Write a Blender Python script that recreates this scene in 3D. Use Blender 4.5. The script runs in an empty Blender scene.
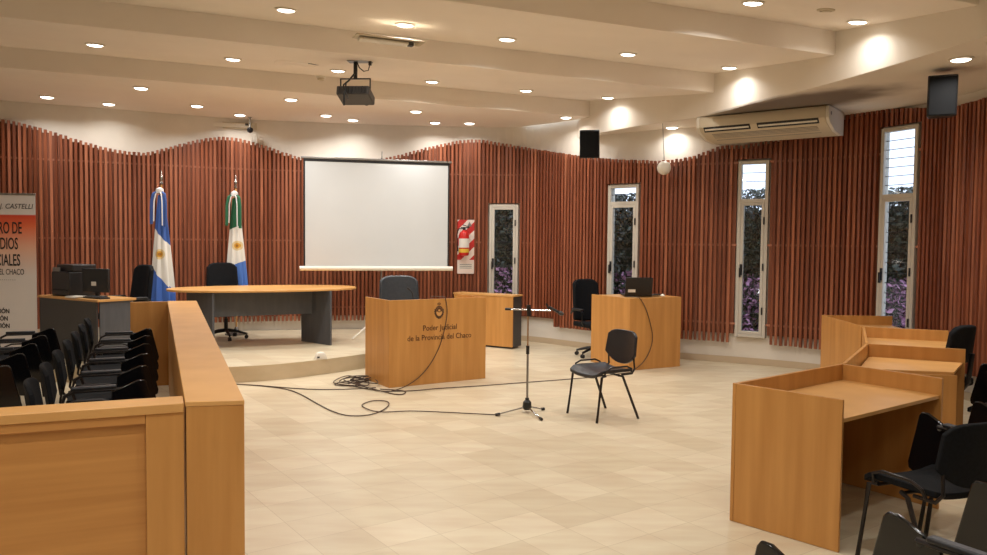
import bpy, math, random
from mathutils import Vector, Matrix
random.seed(7)
S = bpy.context.scene
C = S.collection
PI = math.pi
# ------------------------------------------------------------------ camera
FPX, PITCH, ROLL, H = 775.0, math.atan(35/775), 0.010, 1.65
F = Vector((0, math.cos(PITCH), -math.sin(PITCH)))
R0, U0 = Vector((1, 0, 0)), Vector((0, math.sin(PITCH), math.cos(PITCH)))
RT = R0*math.cos(ROLL) + U0*math.sin(ROLL)
UP = -R0*math.sin(ROLL) + U0*math.cos(ROLL)
cam = bpy.data.objects.new('camera', bpy.data.cameras.new('camera')); C.objects.link(cam)
m = Matrix((RT, UP, -F)).transposed().to_4x4(); m.translation = Vector((0, 0, H))
cam.matrix_world = m
cam.data.sensor_width = 36; cam.data.lens = 36*FPX/987; cam.data.clip_start = .05; cam.data.clip_end = 200
S.camera = cam
S.view_settings.view_transform = 'Standard'; S.view_settings.look = 'None'
S.view_settings.gamma = 1; S.view_settings.exposure = 0.06; S.view_settings.use_curve_mapping = False

def ray(px, py): return F + RT*((px-493.5)/FPX) + UP*((277.5-py)/FPX)
def fl(px, py, z=0.0):
    d = ray(px, py); t = (z-H)/d.z
    return Vector((d.x*t, d.y*t, z))
def at(px, py, Y):
    d = ray(px, py); t = Y/d.y
    return Vector((d.x*t, Y, H+d.z*t))
UA, VA = Vector((.919, .395, 0)), Vector((-.395, .919, 0))     # the room's own axes
def uv(u, v, z=0): return UA*u + VA*v + Vector((0, 0, z))

# ------------------------------------------------------------------ materials
def lin(c):
    f = lambda x: x/12.92 if x <= .04045 else ((x+.055)/1.055)**2.4
    return tuple(f(v/255) for v in c)+(1,)
def mat(name, col, rough=.5, metal=0., **kw):
    mt = bpy.data.materials.new(name); mt.use_nodes = True
    b = mt.node_tree.nodes['Principled BSDF']
    b.inputs['Base Color'].default_value = lin(col); b.inputs['Roughness'].default_value = rough
    b.inputs['Metallic'].default_value = metal
    for k, v in kw.items(): b.inputs[k.replace('_', ' ')].default_value = v
    return mt
def nodes(mt): return mt.node_tree.nodes, mt.node_tree.links, mt.node_tree.nodes['Principled BSDF']
def ramp(N, stops):
    r = N.new('ShaderNodeValToRGB'); e = r.color_ramp.elements
    while len(e) < len(stops): e.new(.5)
    for el, (p, c) in zip(e, stops): el.position = p; el.color = lin(c)
    return r
def bump(N, L, b, src, strength=.2, dist=.01):
    bp = N.new('ShaderNodeBump'); bp.inputs['Strength'].default_value = strength; bp.inputs['Distance'].default_value = dist
    L.new(src, bp.inputs['Height']); L.new(bp.outputs['Normal'], b.inputs['Normal'])
def noisy(name, c1, c2, scale=(8, 8, 8), rough=.5, detail=4, bmp=0., lo=.3, hi=.7, metal=0., **kw):
    mt = mat(name, c1, rough, metal, **kw); N, L, b = nodes(mt)
    tc = N.new('ShaderNodeTexCoord'); mp = N.new('ShaderNodeMapping'); mp.inputs['Scale'].default_value = scale
    L.new(tc.outputs['Object'], mp.inputs['Vector'])
    n = N.new('ShaderNodeTexNoise'); n.inputs['Scale'].default_value = 1; n.inputs['Detail'].default_value = detail
    L.new(mp.outputs[0], n.inputs['Vector'])
    r = ramp(N, [(lo, c1), (hi, c2)]); L.new(n.outputs['Fac'], r.inputs['Fac']); L.new(r.outputs['Color'], b.inputs['Base Color'])
    if bmp: bump(N, L, b, n.outputs['Fac'], bmp)
    return mt
M = {}
M['wood'] = noisy('beech_laminate_upright', (184, 128, 64), (202, 146, 79), (14, 14, .9), .42, 5)
M['woodh'] = noisy('beech_laminate_level', (180, 123, 62), (200, 143, 77), (.9, .9, 22), .42, 5)
M['woodcap'] = noisy('beech_laminate_top', (202, 150, 86), (214, 163, 98), (4, 4, 4), .38, 5)
M['edge'] = mat('dark_edge_band', (120, 78, 38), .6)
M['grey'] = noisy('grey_laminate', (74, 76, 80), (84, 86, 90), (20, 20, 3), .45)
M['greydark'] = mat('dark_grey_laminate', (62, 60, 60), .5)
M['plaster'] = noisy('white_plaster', (220, 213, 201), (228, 221, 209), (3, 3, 3), .85)
M['ceil'] = noisy('ceiling_paint', (238, 228, 216), (243, 233, 221), (1.5, 1.5, 1.5), .9)
M['bulk'] = noisy('bulkhead_paint', (226, 217, 203), (230, 221, 207), (1.5, 1.5, 1.5), .9)
M['base'] = mat('stone_baseboard', (196, 176, 148), .5)
M['black'] = mat('black_plastic', (22, 22, 24), .42)
M['meshblack'] = mat('black_perforated_metal', (9, 9, 10), .7, Specular_IOR_Level=.15)
M['gloss'] = mat('glossy_black_plastic', (14, 14, 16), .12)
M['fabric'] = noisy('black_fabric', (11, 12, 14), (19, 21, 25), (60, 60, 60), .85, 3, .2, Specular_IOR_Level=.2)
M['leather'] = noisy('dark_leather', (40, 46, 52), (50, 56, 62), (30, 30, 30), .42, 3, .1)
M['poly'] = noisy('black_moulded_plastic', (30, 32, 36), (38, 40, 45), (90, 90, 90), .36, 3, .15)
M['tube'] = mat('dark_steel_tube', (40, 34, 32), .35, .4)
M['chrome'] = mat('chrome', (190, 190, 190), .2, 1.)
M['steel'] = mat('dull_steel', (140, 138, 134), .4, .8)
M['white'] = mat('white_plastic', (226, 220, 206), .45)
M['cream'] = mat('cream_plastic', (206, 194, 170), .6)
M['winframe'] = mat('window_frame_paint', (196, 190, 178), .5)
M['screen'] = noisy('matt_white_screen', (196, 199, 199), (202, 205, 205), (1, 1, 1), .8)
M['cable'] = mat('brown_black_cable', (66, 50, 40), .5)
M['red'] = mat('red_paint', (190, 34, 28), .35)
M['yellow'] = mat('yellow_label', (214, 178, 60), .5)
M['label'] = mat('white_label', (220, 216, 206), .5)
M['ink'] = mat('dark_ink', (84, 50, 24), .6)
M['inkblk'] = mat('black_ink', (30, 24, 24), .6)
M['gold'] = mat('gold_thread', (206, 156, 50), .5)
M['fblue'] = mat('sky_blue_ribbon', (52, 84, 150), .6)
M['fgreen'] = mat('green_ribbon', (20, 92, 60), .6)
M['fwhite'] = mat('white_ribbon', (214, 214, 214), .6)

def emis(name, col, st):
    mt = bpy.data.materials.new(name); mt.use_nodes = True; N, L = mt.node_tree.nodes, mt.node_tree.links
    N.remove(N['Principled BSDF']); e = N.new('ShaderNodeEmission'); e.inputs['Color'].default_value = lin(col); e.inputs['Strength'].default_value = st
    L.new(e.outputs[0], N['Material Output'].inputs[0]); return mt
M['lamp'] = emis('lamp_glow', (255, 246, 232), 9)
def stain():
    mt = M['bulk']; N, L, b = nodes(mt); old = b.inputs['Base Color'].links[0].from_socket
    tc = N.new('ShaderNodeTexCoord'); mp = N.new('ShaderNodeMapping'); mp.vector_type = 'TEXTURE'
    mp.inputs['Location'].default_value = (3.52, 9.15, CBZ); mp.inputs['Rotation'].default_value = (0, 0, -1.0); mp.inputs['Scale'].default_value = (1.7, .75, .05)
    L.new(tc.outputs['Object'], mp.inputs['Vector'])
    g = N.new('ShaderNodeTexGradient'); g.gradient_type = 'SPHERICAL'
    n = N.new('ShaderNodeTexNoise'); n.inputs['Scale'].default_value = 3; L.new(tc.outputs['Object'], n.inputs['Vector'])
    L.new(mp.outputs[0], g.inputs['Vector'])
    m1 = N.new('ShaderNodeMath'); m1.operation = 'MULTIPLY_ADD'; L.new(n.outputs['Fac'], m1.inputs[0]); m1.inputs[1].default_value = .35; L.new(g.outputs['Fac'], m1.inputs[2])
    r = N.new('ShaderNodeMapRange'); r.interpolation_type = 'SMOOTHSTEP'; r.inputs['From Min'].default_value = .28; r.inputs['From Max'].default_value = .75; r.inputs['To Max'].default_value = .85; L.new(m1.outputs[0], r.inputs['Value'])
    m2 = N.new('ShaderNodeMath'); m2.operation = 'GREATER_THAN'; L.new(g.outputs['Fac'], m2.inputs[0]); m2.inputs[1].default_value = .001
    m3 = N.new('ShaderNodeMath'); m3.operation = 'MULTIPLY'; L.new(r.outputs[0], m3.inputs[0]); L.new(m2.outputs[0], m3.inputs[1])
    x = N.new('ShaderNodeMix'); x.data_type = 'RGBA'; L.new(m3.outputs[0], x.inputs[0]); L.new(old, x.inputs[6]); x.inputs[7].default_value = lin((84, 66, 52)); L.new(x.outputs[2], b.inputs['Base Color'])
CBZ = H+1.66
stain()
# wooden slats, each with its own tone
def slatmat():
    mt = mat('varnished_wood_slats', (150, 80, 48), .32); N, L, b = nodes(mt)
    a = N.new('ShaderNodeAttribute'); a.attribute_name = 'tint'
    r = ramp(N, [(0, (130, 72, 48)), (.5, (154, 88, 60)), (1, (186, 118, 86))]); L.new(a.outputs['Fac'], r.inputs['Fac'])
    tc = N.new('ShaderNodeTexCoord'); mp = N.new('ShaderNodeMapping'); mp.inputs['Scale'].default_value = (30, 30, 1.2)
    L.new(tc.outputs['Object'], mp.inputs['Vector']); n = N.new('ShaderNodeTexNoise'); n.inputs['Scale'].default_value = 1; n.inputs['Detail'].default_value = 4
    L.new(mp.outputs[0], n.inputs['Vector'])
    g = ramp(N, [(.3, (190, 180, 180)), (.7, (255, 255, 255))]); L.new(n.outputs['Fac'], g.inputs['Fac'])
    x = N.new('ShaderNodeMix'); x.data_type = 'RGBA'; x.blend_type = 'MULTIPLY'; x.inputs['Factor'].default_value = 1
    L.new(r.outputs['Color'], x.inputs[6]); L.new(g.outputs['Color'], x.inputs[7]); L.new(x.outputs[2], b.inputs['Base Color'])
    return mt
M['slat'] = slatmat()
M['batten'] = mat('pale_batten', (180, 120, 92), .5)
M['behind'] = noisy('slat_gap_shade', (126, 72, 48), (138, 80, 54), (3, 3, 3), .7)  # brown that paints the shade on the plaster behind the slats
# floor tiles
def tilemat(name, tint=(1, 1, 1)):
    mt = mat(name, (214, 198, 168), .34); N, L, b = nodes(mt)
    tc = N.new('ShaderNodeTexCoord'); mp = N.new('ShaderNodeMapping')
    mp.inputs['Rotation'].default_value = (0, 0, math.radians(-35.2)); mp.inputs['Location'].default_value = (.06, -.06, 0)
    L.new(tc.outputs['Object'], mp.inputs['Vector'])
    br = N.new('ShaderNodeTexBrick'); br.offset = 0; br.squash = 1; br.inputs['Scale'].default_value = 1
    br.inputs['Brick Width'].default_value = .33; br.inputs['Row Height'].default_value = .33
    br.inputs['Mortar Size'].default_value = .0022; br.inputs['Mortar Smooth'].default_value = .3; br.inputs['Bias'].default_value = 0
    br.inputs['Color1'].default_value = lin((212, 200, 174)); br.inputs['Color2'].default_value = lin((226, 216, 192))
    br.inputs['Mortar'].default_value = lin((196, 182, 156)); L.new(mp.outputs[0], br.inputs['Vector'])
    mp2 = N.new('ShaderNodeMapping'); mp2.inputs['Scale'].default_value = (1.2, 5, 1); L.new(tc.outputs['Object'], mp2.inputs['Vector'])
    n = N.new('ShaderNodeTexNoise'); n.inputs['Scale'].default_value = 1.6; n.inputs['Detail'].default_value = 5; L.new(mp2.outputs[0], n.inputs['Vector'])
    g = ramp(N, [(.3, tuple(int(v*t) for v, t in zip((240, 231, 222), tint))), (.7, tuple(int(v*t) for v, t in zip((255, 255, 250), tint)))]); L.new(n.outputs['Fac'], g.inputs['Fac'])
    x = N.new('ShaderNodeMix'); x.data_type = 'RGBA'; x.blend_type = 'MULTIPLY'; x.inputs['Factor'].default_value = 1
    L.new(br.outputs['Color'], x.inputs[6]); L.new(g.outputs['Color'], x.inputs[7]); L.new(x.outputs[2], b.inputs['Base Color'])
    bump(N, L, b, n.outputs['Fac'], .05)
    return mt
M['floor'] = tilemat('beige_floor_tiles')
M['step'] = noisy('beige_stone_step', (196, 178, 146), (208, 190, 160), (3, 3, 8), .4)
def glassmat():
    mt = bpy.data.materials.new('window_glass'); mt.use_nodes = True; N, L = mt.node_tree.nodes, mt.node_tree.links
    N.remove(N['Principled BSDF']); t = N.new('ShaderNodeBsdfTransparent'); t.inputs[0].default_value = (.8, .84, .9, 1)
    g = N.new('ShaderNodeBsdfGlossy'); g.inputs['Roughness'].default_value = .05
    x = N.new('ShaderNodeMixShader'); x.inputs[0].default_value = .035
    L.new(t.outputs[0], x.inputs[1]); L.new(g.outputs[0], x.inputs[2]); L.new(x.outputs[0], N['Material Output'].inputs[0]); return mt
M['glass'] = glassmat()

# ------------------------------------------------------------------ mesh building
class MB:
    def __init__(s): s.v = []; s.f = []; s.mi = []; s.t = []
    def add(s, vs, fs, mi=0, tint=.5):
        o = len(s.v); s.v += [Vector(v) for v in vs]; s.f += [tuple(i+o for i in f) for f in fs]
        s.mi += [mi]*len(fs); s.t += [tint]*len(fs); return s
    def box(s, c, d, rz=0, mi=0, tint=.5, M4=None):
        c = Vector(c); hx, hy, hz = d[0]/2, d[1]/2, d[2]/2
        ca, sa = math.cos(rz), math.sin(rz); vs = []
        for z in (-hz, hz):
            for x, y in ((-hx, -hy), (hx, -hy), (hx, hy), (-hx, hy)):
                p = Vector((x, y, z))
                p = (M4 @ p) if M4 else Vector((x*ca-y*sa, x*sa+y*ca, z))
                vs.append(p+c)
        return s.add(vs, [(3, 2, 1, 0), (4, 5, 6, 7), (0, 1, 5, 4), (1, 2, 6, 5), (2, 3, 7, 6), (3, 0, 4, 7)], mi, tint)
    def prism(s, poly, z0, z1, mi=0):
        n = len(poly); a = sum(poly[i][0]*poly[(i+1) % n][1]-poly[(i+1) % n][0]*poly[i][1] for i in range(n))
        if a < 0: poly = poly[::-1]
        vs = [(p[0], p[1], z0) for p in poly]+[(p[0], p[1], z1) for p in poly]
        return s.add(vs, [tuple(range(n))[::-1], tuple(range(n, 2*n))]+[(i, (i+1) % n, n+(i+1) % n, n+i) for i in range(n)], mi)
    def slab(s, a, b, th, z0, z1, mi=0):
        """upright panel from plan point a to b"""
        a, b = Vector(a[:2]), Vector(b[:2]); d = (b-a).normalized(); n = Vector((-d.y, d.x))*th/2
        return s.prism([a-n, b-n, b+n, a+n], z0, z1, mi)
    def tube(s, pts, r, n=8, mi=0, cap=True, taper=None):
        pts = [Vector(p) for p in pts]; vs = []; fs = []; N = len(pts); ref = None
        for i, p in enumerate(pts):
            t = (pts[min(i+1, N-1)]-pts[max(i-1, 0)]).normalized()
            if ref is None: ref = Vector((0, 0, 1)) if abs(t.z) < .9 else Vector((1, 0, 0))
            a = t.cross(ref).normalized(); b = t.cross(a).normalized(); ref = -b if False else ref
            if abs(t.dot(ref)) > .95: ref = a
            rr = r if taper is None else r*taper[i]
            for k in range(n):
                th = 2*PI*k/n; vs.append(p+a*math.cos(th)*rr+b*math.sin(th)*rr)
        for i in range(N-1):
            for k in range(n): fs.append((i*n+k, i*n+(k+1) % n, (i+1)*n+(k+1) % n, (i+1)*n+k))
        if cap: fs += [tuple(range(n))[::-1], tuple(range((N-1)*n, N*n))]
        return s.add(vs, fs, mi)
    def lathe(s, prof, c=(0, 0, 0), n=20, mi=0, M4=None):
        c = Vector(c); vs = []; fs = []
        for r, z in prof:
            for k in range(n):
                p = Vector((r*math.cos(2*PI*k/n), r*math.sin(2*PI*k/n), z)); vs.append((M4 @ p if M4 else p)+c)
        for i in range(len(prof)-1):
            for k in range(n): fs.append((i*n+k, i*n+(k+1) % n, (i+1)*n+(k+1) % n, (i+1)*n+k))
        fs += [tuple(range(n))[::-1], tuple(range((len(prof)-1)*n, len(prof)*n))]
        return s.add(vs, fs, mi)
    def grid(s, fn, nu, nv, th, mi=0):
        """sheet fn(u,v)->(point, normal), u,v in 0..1, given thickness"""
        o = []; vs = []
        for side in (0, 1):
            for j in range(nv+1):
                for i in range(nu+1):
                    p, nn = fn(i/nu, j/nv); vs.append(Vector(p)+Vector(nn)*(th*(side-.5)))
        W = nu+1; K = W*(nv+1); fs = []
        for j in range(nv):
            for i in range(nu):
                a = j*W+i; fs.append((a, a+W, a+W+1, a+1)); fs.append((K+a, K+a+1, K+a+W+1, K+a+W))
        for i in range(nu): fs.append((i, i+1, K+i+1, K+i)); a = nv*W+i; fs.append((a+1, a, K+a, K+a+1))
        for j in range(nv): a = j*W; fs.append((a+W, a, K+a, K+a+W)); a = j*W+nu; fs.append((a, a+W, K+a+W, K+a))
        return s.add(vs, fs, mi)
    def build(s, name, mats, parent=None, bevel=0., smooth=True, tint=False, sub=0):
        me = bpy.data.meshes.new(name); me.from_pydata(s.v, [], s.f); me.update()
        for mt in (mats if isinstance(mats, (list, tuple)) else [mats]): me.materials.append(M[mt])
        me.polygons.foreach_set('material_index', s.mi)
        if tint:
            at_ = me.attributes.new('tint', 'FLOAT', 'FACE'); at_.data.foreach_set('value', s.t)
        if smooth:
            me.polygons.foreach_set('use_smooth', [True]*len(me.polygons)); me.set_sharp_from_angle(angle=math.radians(35))
        o = bpy.data.objects.new(name, me); C.objects.link(o); o.parent = parent
        if bevel:
            b = o.modifiers.new('bevel', 'BEVEL'); b.width = bevel; b.segments = 2; b.limit_method = 'ANGLE'; b.angle_limit = math.radians(50)
        if sub:
            b = o.modifiers.new('sub', 'SUBSURF'); b.levels = b.render_levels = sub
        return o
def tag(o, label, cat, group=None, kind=None):
    if label: o['label'] = label
    if cat: o['category'] = cat
    if group: o['group'] = group
    if kind: o['kind'] = kind
    return o
def thing(name, label, cat, loc=(0, 0, 0), rz=0, group=None):
    o = bpy.data.objects.new(name, None); C.objects.link(o); o.location = loc; o.rotation_euler = (0, 0, rz)
    o.empty_display_size = .1
    return tag(o, label, cat, group)
def struct(o): o['kind'] = 'structure'; return o
def copy_tree(o, parent=None):
    c = o.copy(); C.objects.link(c); c.parent = parent
    for ch in list(o.children): copy_tree(ch, c)
    return c
def place(root, loc, rz, label, group, first):
    r = root if first else copy_tree(root)
    r.location = loc; r.rotation_euler = (0, 0, rz); r['label'] = label
    if group: r['group'] = group
    return r
def facing(dx, dy): return math.atan2(dy, dx)-PI/2      # local +Y is the front
def text(name, body, size, mt, parent, loc, rot, align='CENTER', shear=0., sx=1., depth=.0015, bold=0.):
    cu = bpy.data.curves.new('t', 'FONT'); cu.body = body; cu.size = size; cu.align_x = align; cu.extrude = depth; cu.shear = shear; cu.offset = bold
    cu.resolution_u = 3
    t = bpy.data.objects.new('t', cu); C.objects.link(t); bpy.context.view_layer.update()
    me = bpy.data.meshes.new_from_object(t.evaluated_get(bpy.context.evaluated_depsgraph_get())); bpy.data.objects.remove(t)
    me.materials.clear(); me.materials.append(M[mt]); me.name = name
    for v in me.vertices: v.co.x *= sx
    o = bpy.data.objects.new(name, me); C.objects.link(o); o.parent = parent; o.location = loc; o.rotation_euler = rot
    return o

# ------------------------------------------------------------------ the wall line (plan)
WZ = [(-150, 10.0), (-60, 10.5), (0, 10.9), (80, 11.35), (162, 11.85), (236, 12.35), (300, 12.6), (385, 12.85), (470, 12.98), (522, 12.9), (573, 12.2), (620, 11.6),
      (680, 11.05), (750, 10.6), (800, 10.25), (850, 9.8), (895, 9.3), (920, 8.95), (950, 8.5), (987, 7.95), (1050, 7.2), (1180, 5.9)]
TOPY = [(-150, 100), (-60, 105), (0, 118), (40, 127), (80, 140), (110, 148), (145, 152.5), (170, 147), (200, 139.5), (225, 137), (250, 141), (280, 151), (300, 157), (340, 162),
        (385, 158), (420, 149), (450, 142), (475, 139.5), (500, 143), (540, 150), (580, 156), (610, 159), (650, 160.5), (670, 159.5), (690, 156), (718, 146), (740, 145), (800, 131), (849, 113), (870, 110),
        (900, 108), (940, 107), (961, 103), (975, 98), (987, 94), (1050, 70), (1180, 60)]
def interp(tab, x):
    if x <= tab[0][0]: return tab[0][1]
    for i in range(len(tab)-1):
        (x0, y0), (x1, y1) = tab[i], tab[i+1]
        if x <= x1:
            t = (x-x0)/(x1-x0)
            m0 = (tab[i+1][1]-tab[i-1][1])/(tab[i+1][0]-tab[i-1][0]) if i else (y1-y0)/(x1-x0)
            m1 = (tab[i+2][1]-tab[i][1])/(tab[i+2][0]-tab[i][0]) if i+2 < len(tab) else (y1-y0)/(x1-x0)
            h = x1-x0
            return (2*t**3-3*t*t+1)*y0+(t**3-2*t*t+t)*h*m0+(-2*t**3+3*t*t)*y1+(t**3-t*t)*h*m1
    return tab[-1][1]
def wallpt(px): Z = interp(WZ, px); return Vector(((px-493.5)/775*Z, Z))
path = []                                  # (px, x, y, s)
s_ = 0; prev = None
for k in range(int((1180+150)/2)+1):
    px = -150+2*k; p = wallpt(px)
    if prev is not None: s_ += (p-prev).length
    path.append((px, p.x, p.y, s_)); prev = p
def on_path(s):
    lo, hi = 0, len(path)-1
    while hi-lo > 1:
        mid = (lo+hi)//2
        if path[mid][3] <= s: lo = mid
        else: hi = mid
    a, b = path[lo], path[hi]; t = (s-a[3])/max(1e-9, b[3]-a[3])
    px = a[0]+(b[0]-a[0])*t; p = Vector((a[1]+(b[1]-a[1])*t, a[2]+(b[2]-a[2])*t)); d = Vector((b[1]-a[1], b[2]-a[2])).normalized()
    return px, p, d
def topz(px):
    Z = interp(WZ, px); d = ray(px, interp(TOPY, px)); return H+d.z*Z/d.y
# windows: left px, right px, top height, has transom
WIN = [(488, 518, 2.285, False), (605.5, 637, 2.53, True), (735, 767, 2.80, True), (875, 913, 3.08, True)]
def s_of(px):
    for a, b in zip(path, path[1:]):
        if px <= b[0]: return a[3]+(b[3]-a[3])*(px-a[0])/(b[0]-a[0])
WS = [(s_of(a), s_of(b), zt, tr) for a, b, zt, tr in WIN]
SILL = .38; DEP = .10                       # plaster sits this far behind the slat faces
# plaster wall in three named runs
def wall_run(name, s0, s1, zt=4.1):
    mb = MB(); st = [s0]; s = s0
    brk = sorted([w for ws in WS for w in ws[:2] if s0 < w < s1]+[s1])
    for b in brk:
        n = max(1, int((b-st[-1])/.12)); a = st[-1]; st += [a+(b-a)*(i+1)/n for i in range(n)]
    for a, b in zip(st, st[1:]):
        mid = (a+b)/2; win = next((w for w in WS if w[0] <= mid <= w[1]), None)
        _, pa, da = on_path(a); _, pb, db = on_path(b)
        na, nb = Vector((-da.y, da.x)), Vector((-db.y, db.x))
        q = [pa+na*DEP, pb+nb*DEP, pb+nb*(DEP+.12), pa+na*(DEP+.12)]
        if win: mb.prism(q, 0, SILL); mb.prism(q, win[2], zt)
        else: mb.prism(q, 0, zt)
    return struct(mb.build(name, 'plaster', smooth=False))
LEN = path[-1][3]
sA, sB = s_of(522), s_of(925)
wall_back = wall_run('wall_back', 0, sA); wall_right = wall_run('wall_right', sA, LEN)
def cladding(parent, s0, s1):
    sl, bt, bb = MB(), MB(), MB(); pitch = .064; n = int((s1-s0)/pitch)
    for i in range(n):
        s = s0+(i+.5)*pitch; px, p, d = on_path(s); ang = math.atan2(d.y, d.x); nrm = Vector((-d.y, d.x))
        win = next((w for w in WS if w[0]-.03 <= s <= w[1]+.03), None)
        z0 = .30+random.uniform(-.004, .004); z1 = topz(px)+random.uniform(-.006, .006)
        if 522 < px < 552: z0 = .44
        if px < 455: z0 = .34
        if win: z0 = win[2]+.02
        if z1 > z0+.05:
            jit = random.uniform(-.22, .22)
            c = p+nrm*.02
            sl.box((c.x, c.y, (z0+z1)/2), (.036, .036, z1-z0), ang+jit, tint=random.random()*.8+.1)
    st = s0; step = .16
    while st < s1-.02:
        b = min(st+step, s1); px, pm, _ = on_path((st+b)/2)
        win = next((w for w in WS if w[0]-.02 < (st+b)/2 < w[1]+.02), None)
        for z in (.56, 1.65, 2.78):
            if z < topz(px)-.02 and not (win and z < win[2]):
                _, pa, da = on_path(st); _, pb, db = on_path(b); na, nb = Vector((-da.y, da.x)), Vector((-db.y, db.x))
                q = [pa+na*.038, pb+nb*.038, pb+nb*(DEP-.002), pa+na*(DEP-.002)]
                bt.prism(q, z-.014, z+.014)
        st = b
    # added boards whose brown stands in for shaded plaster between the slats
    brk = sorted([w for ws in WS for w in (ws[0]-.01, ws[1]+.01) if s0 < w < s1]+[s1]); st = [s0]
    for b in brk:
        k = max(1, int((b-st[-1])/.12)); a = st[-1]; st += [a+(b-a)*(i+1)/k for i in range(k)]
    for a, b in zip(st, st[1:]):
        mid = (a+b)/2; px, _, _ = on_path(mid); win = next((w for w in WS if w[0]-.01 <= mid <= w[1]+.01), None)
        _, pa, da = on_path(a); _, pb, db = on_path(b); na, nb = Vector((-da.y, da.x)), Vector((-db.y, db.x))
        q = [pa+na*(DEP-.052), pb+nb*(DEP-.052), pb+nb*(DEP-.002), pa+na*(DEP-.002)]
        z0 = win[2]+.03 if win else .42
        if topz(px)-.04 > z0: bb.prism(q, z0, topz(px)-.04)
    sl.build('slat_cladding', 'slat', parent, smooth=False, tint=True)
    bt.build('batten', 'batten', parent, smooth=False)
    bb.build('gap_shade_board', 'behind', parent, smooth=False)
cladding(wall_back, .0, sA); cladding(wall_right, sA, LEN)
def baseboard(name, s0, s1, parent=None):
    mb = MB(); n = int((s1-s0)/.12)
    for i in range(n):
        a, b = s0+(s1-s0)*i/n, s0+(s1-s0)*(i+1)/n
        _, pa, da = on_path(a); _, pb, db = on_path(b); na, nb = Vector((-da.y, da.x)), Vector((-db.y, db.x))
        mb.prism([pa+na*(DEP-.014), pb+nb*(DEP-.014), pb+nb*(DEP-.001), pa+na*(DEP-.001)], .001, .09)
    return struct(mb.build(name, 'base', smooth=False))
baseboard('baseboard_right', s_of(505), LEN)

# floor, platform
xy = lambda p: (p.x, p.y)
struct(MB().prism([xy(uv(-6, -5)), xy(uv(9, -5)), xy(uv(9, 16)), xy(uv(-6, 16))], -.1, 0).build('floor', 'floor', smooth=False))
edge = [(-8.2, 9.2), (-6.5, 9.05), (-5.2, 8.86), (-4.2, 8.74), (-3.6, 8.74), (-2.96, 8.90), (-2.5, 9.15), (-2.05, 9.57), (-1.68, 10.0), (-1.25, 10.62), (-.9, 11.3), (-.7, 12.0), (-.62, 12.95)]
def smoothpts(P, n=5):
    out = []
    for i in range(len(P)-1):
        p0, p1, p2, p3 = [Vector(P[max(0, min(len(P)-1, j))]) for j in (i-1, i, i+1, i+2)]
        for k in range(n):
            t = k/n; out.append(.5*((2*p1)+(p2-p0)*t+(2*p0-5*p1+4*p2-p3)*t*t+(3*p1-p0-3*p2+p3)*t**3))
    return out+[Vector(P[-1])]
es = smoothpts(edge)
PH = .185
plat = struct(MB().prism([tuple(p) for p in es]+[xy(wallpt(q)+Vector((0, .09))) for q in range(440, -150, -20)]+[(-8.2, 10.3)], .001, PH-.001).build('platform', 'step', smooth=False))
pt = MB().prism([(p[0], p[1]) for p in es]+[xy(wallpt(q)+Vector((0, .09))) for q in range(440, -150, -20)]+[(-8.2, 10.3)], PH-.001, PH+.002)
pt.build('platform_tiles', 'floor', plat, smooth=False)

# ceiling: sawtooth of boards, then the curved bulkhead with its soffit
CN, CF = H+1.93, H+2.17
xy_ = lambda p: (p.x, p.y)
mb = MB(); VS = [-5.2, -1.9, .3, 2.4, 4.24, 5.94, 8.03, 10.4]
for a, b in zip(VS, VS[1:]):
    P = [uv(-6, a, CN), uv(6.8, a, CN), uv(6.8, b, CF), uv(-6, b, CF)]
    mb.add(P+[p+Vector((0, 0, .05)) for p in P], [(3, 2, 1, 0), (4, 5, 6, 7)])
    P = [uv(-6, b, CN), uv(6.8, b, CN), uv(6.8, b, CF+.05), uv(-6, b, CF+.05)]
    mb.add(P+[p+VA*.05 for p in P], [(0, 1, 2, 3), (7, 6, 5, 4), (0, 4, 5, 1)])
us = [-6.2+.2*i for i in range(66)]
def farv(u):
    best = 13.3
    for q in range(-150, 900, 10):
        p = wallpt(q); uu = p.x*.919+p.y*.395; vv = -p.x*.395+p.y*.919
        if abs(uu-u) < .2: best = min(best, vv+.45) if vv+.45 > 10.4 else best
    return best
far = [farv(u) for u in us]
for i in range(len(us)-1):
    mb.prism([xy_(uv(us[i], 10.39)), xy_(uv(us[i+1], 10.39)), xy_(uv(us[i+1], max(10.5, far[i+1]))), xy_(uv(us[i], max(10.5, far[i])))], CN-.001, CN+.05)
ceiling = struct(mb.build('ceiling', 'ceil', smooth=False))
def ceil_hit(px, py):
    """where the pixel's line of sight meets the ceiling boards"""
    d = ray(px, py); best = None
    o = Vector((0, 0, H)); vd = VA.dot(d)
    for a, b in zip(VS, VS[1:]):
        k = (CF-CN)/(b-a)             # z = CN + k*(v-a)
        den = d.z-k*vd
        if abs(den) > 1e-9:
            t = (CN-k*a-H)/den
            if t > 0 and a <= vd*t <= b and (best is None or t < best[0]): best = (t, k)
    t = (CN-H)/d.z
    if t > 0 and vd*t >= 10.4 and (best is None or t < best[0]): best = (t, 0)
    if best is None: best = ((CN-H)/d.z, 0)
    return (o+d*best[0], best[1])
CB = H+1.66
bc = [(1.30, 12.4), (1.40, 12.05), (1.9, 11.2), (2.34, 10.6), (2.72, 10.1), (3.09, 9.06), (3.42, 8.05), (3.6, 7.4), (3.76, 6.72), (3.88, 6.08), (3.95, 5.2), (3.97, 4), (3.9, 2.5), (3.6, .5), (3.1, -1.5), (2.4, -4)]
bs = smoothpts(bc, 5)
outer = [(5.3, -2), (5.35, 4.9)]+[tuple(wallpt(q)+Vector((.22, .16))) for q in range(1180, 540, -20)]
mb = MB(); mb.prism([tuple(p) for p in bs]+outer, CB, CB+.04)
for a, b in zip(bs, bs[1:]): mb.slab(a, b, .03, CB+.001, H+2.25)
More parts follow.
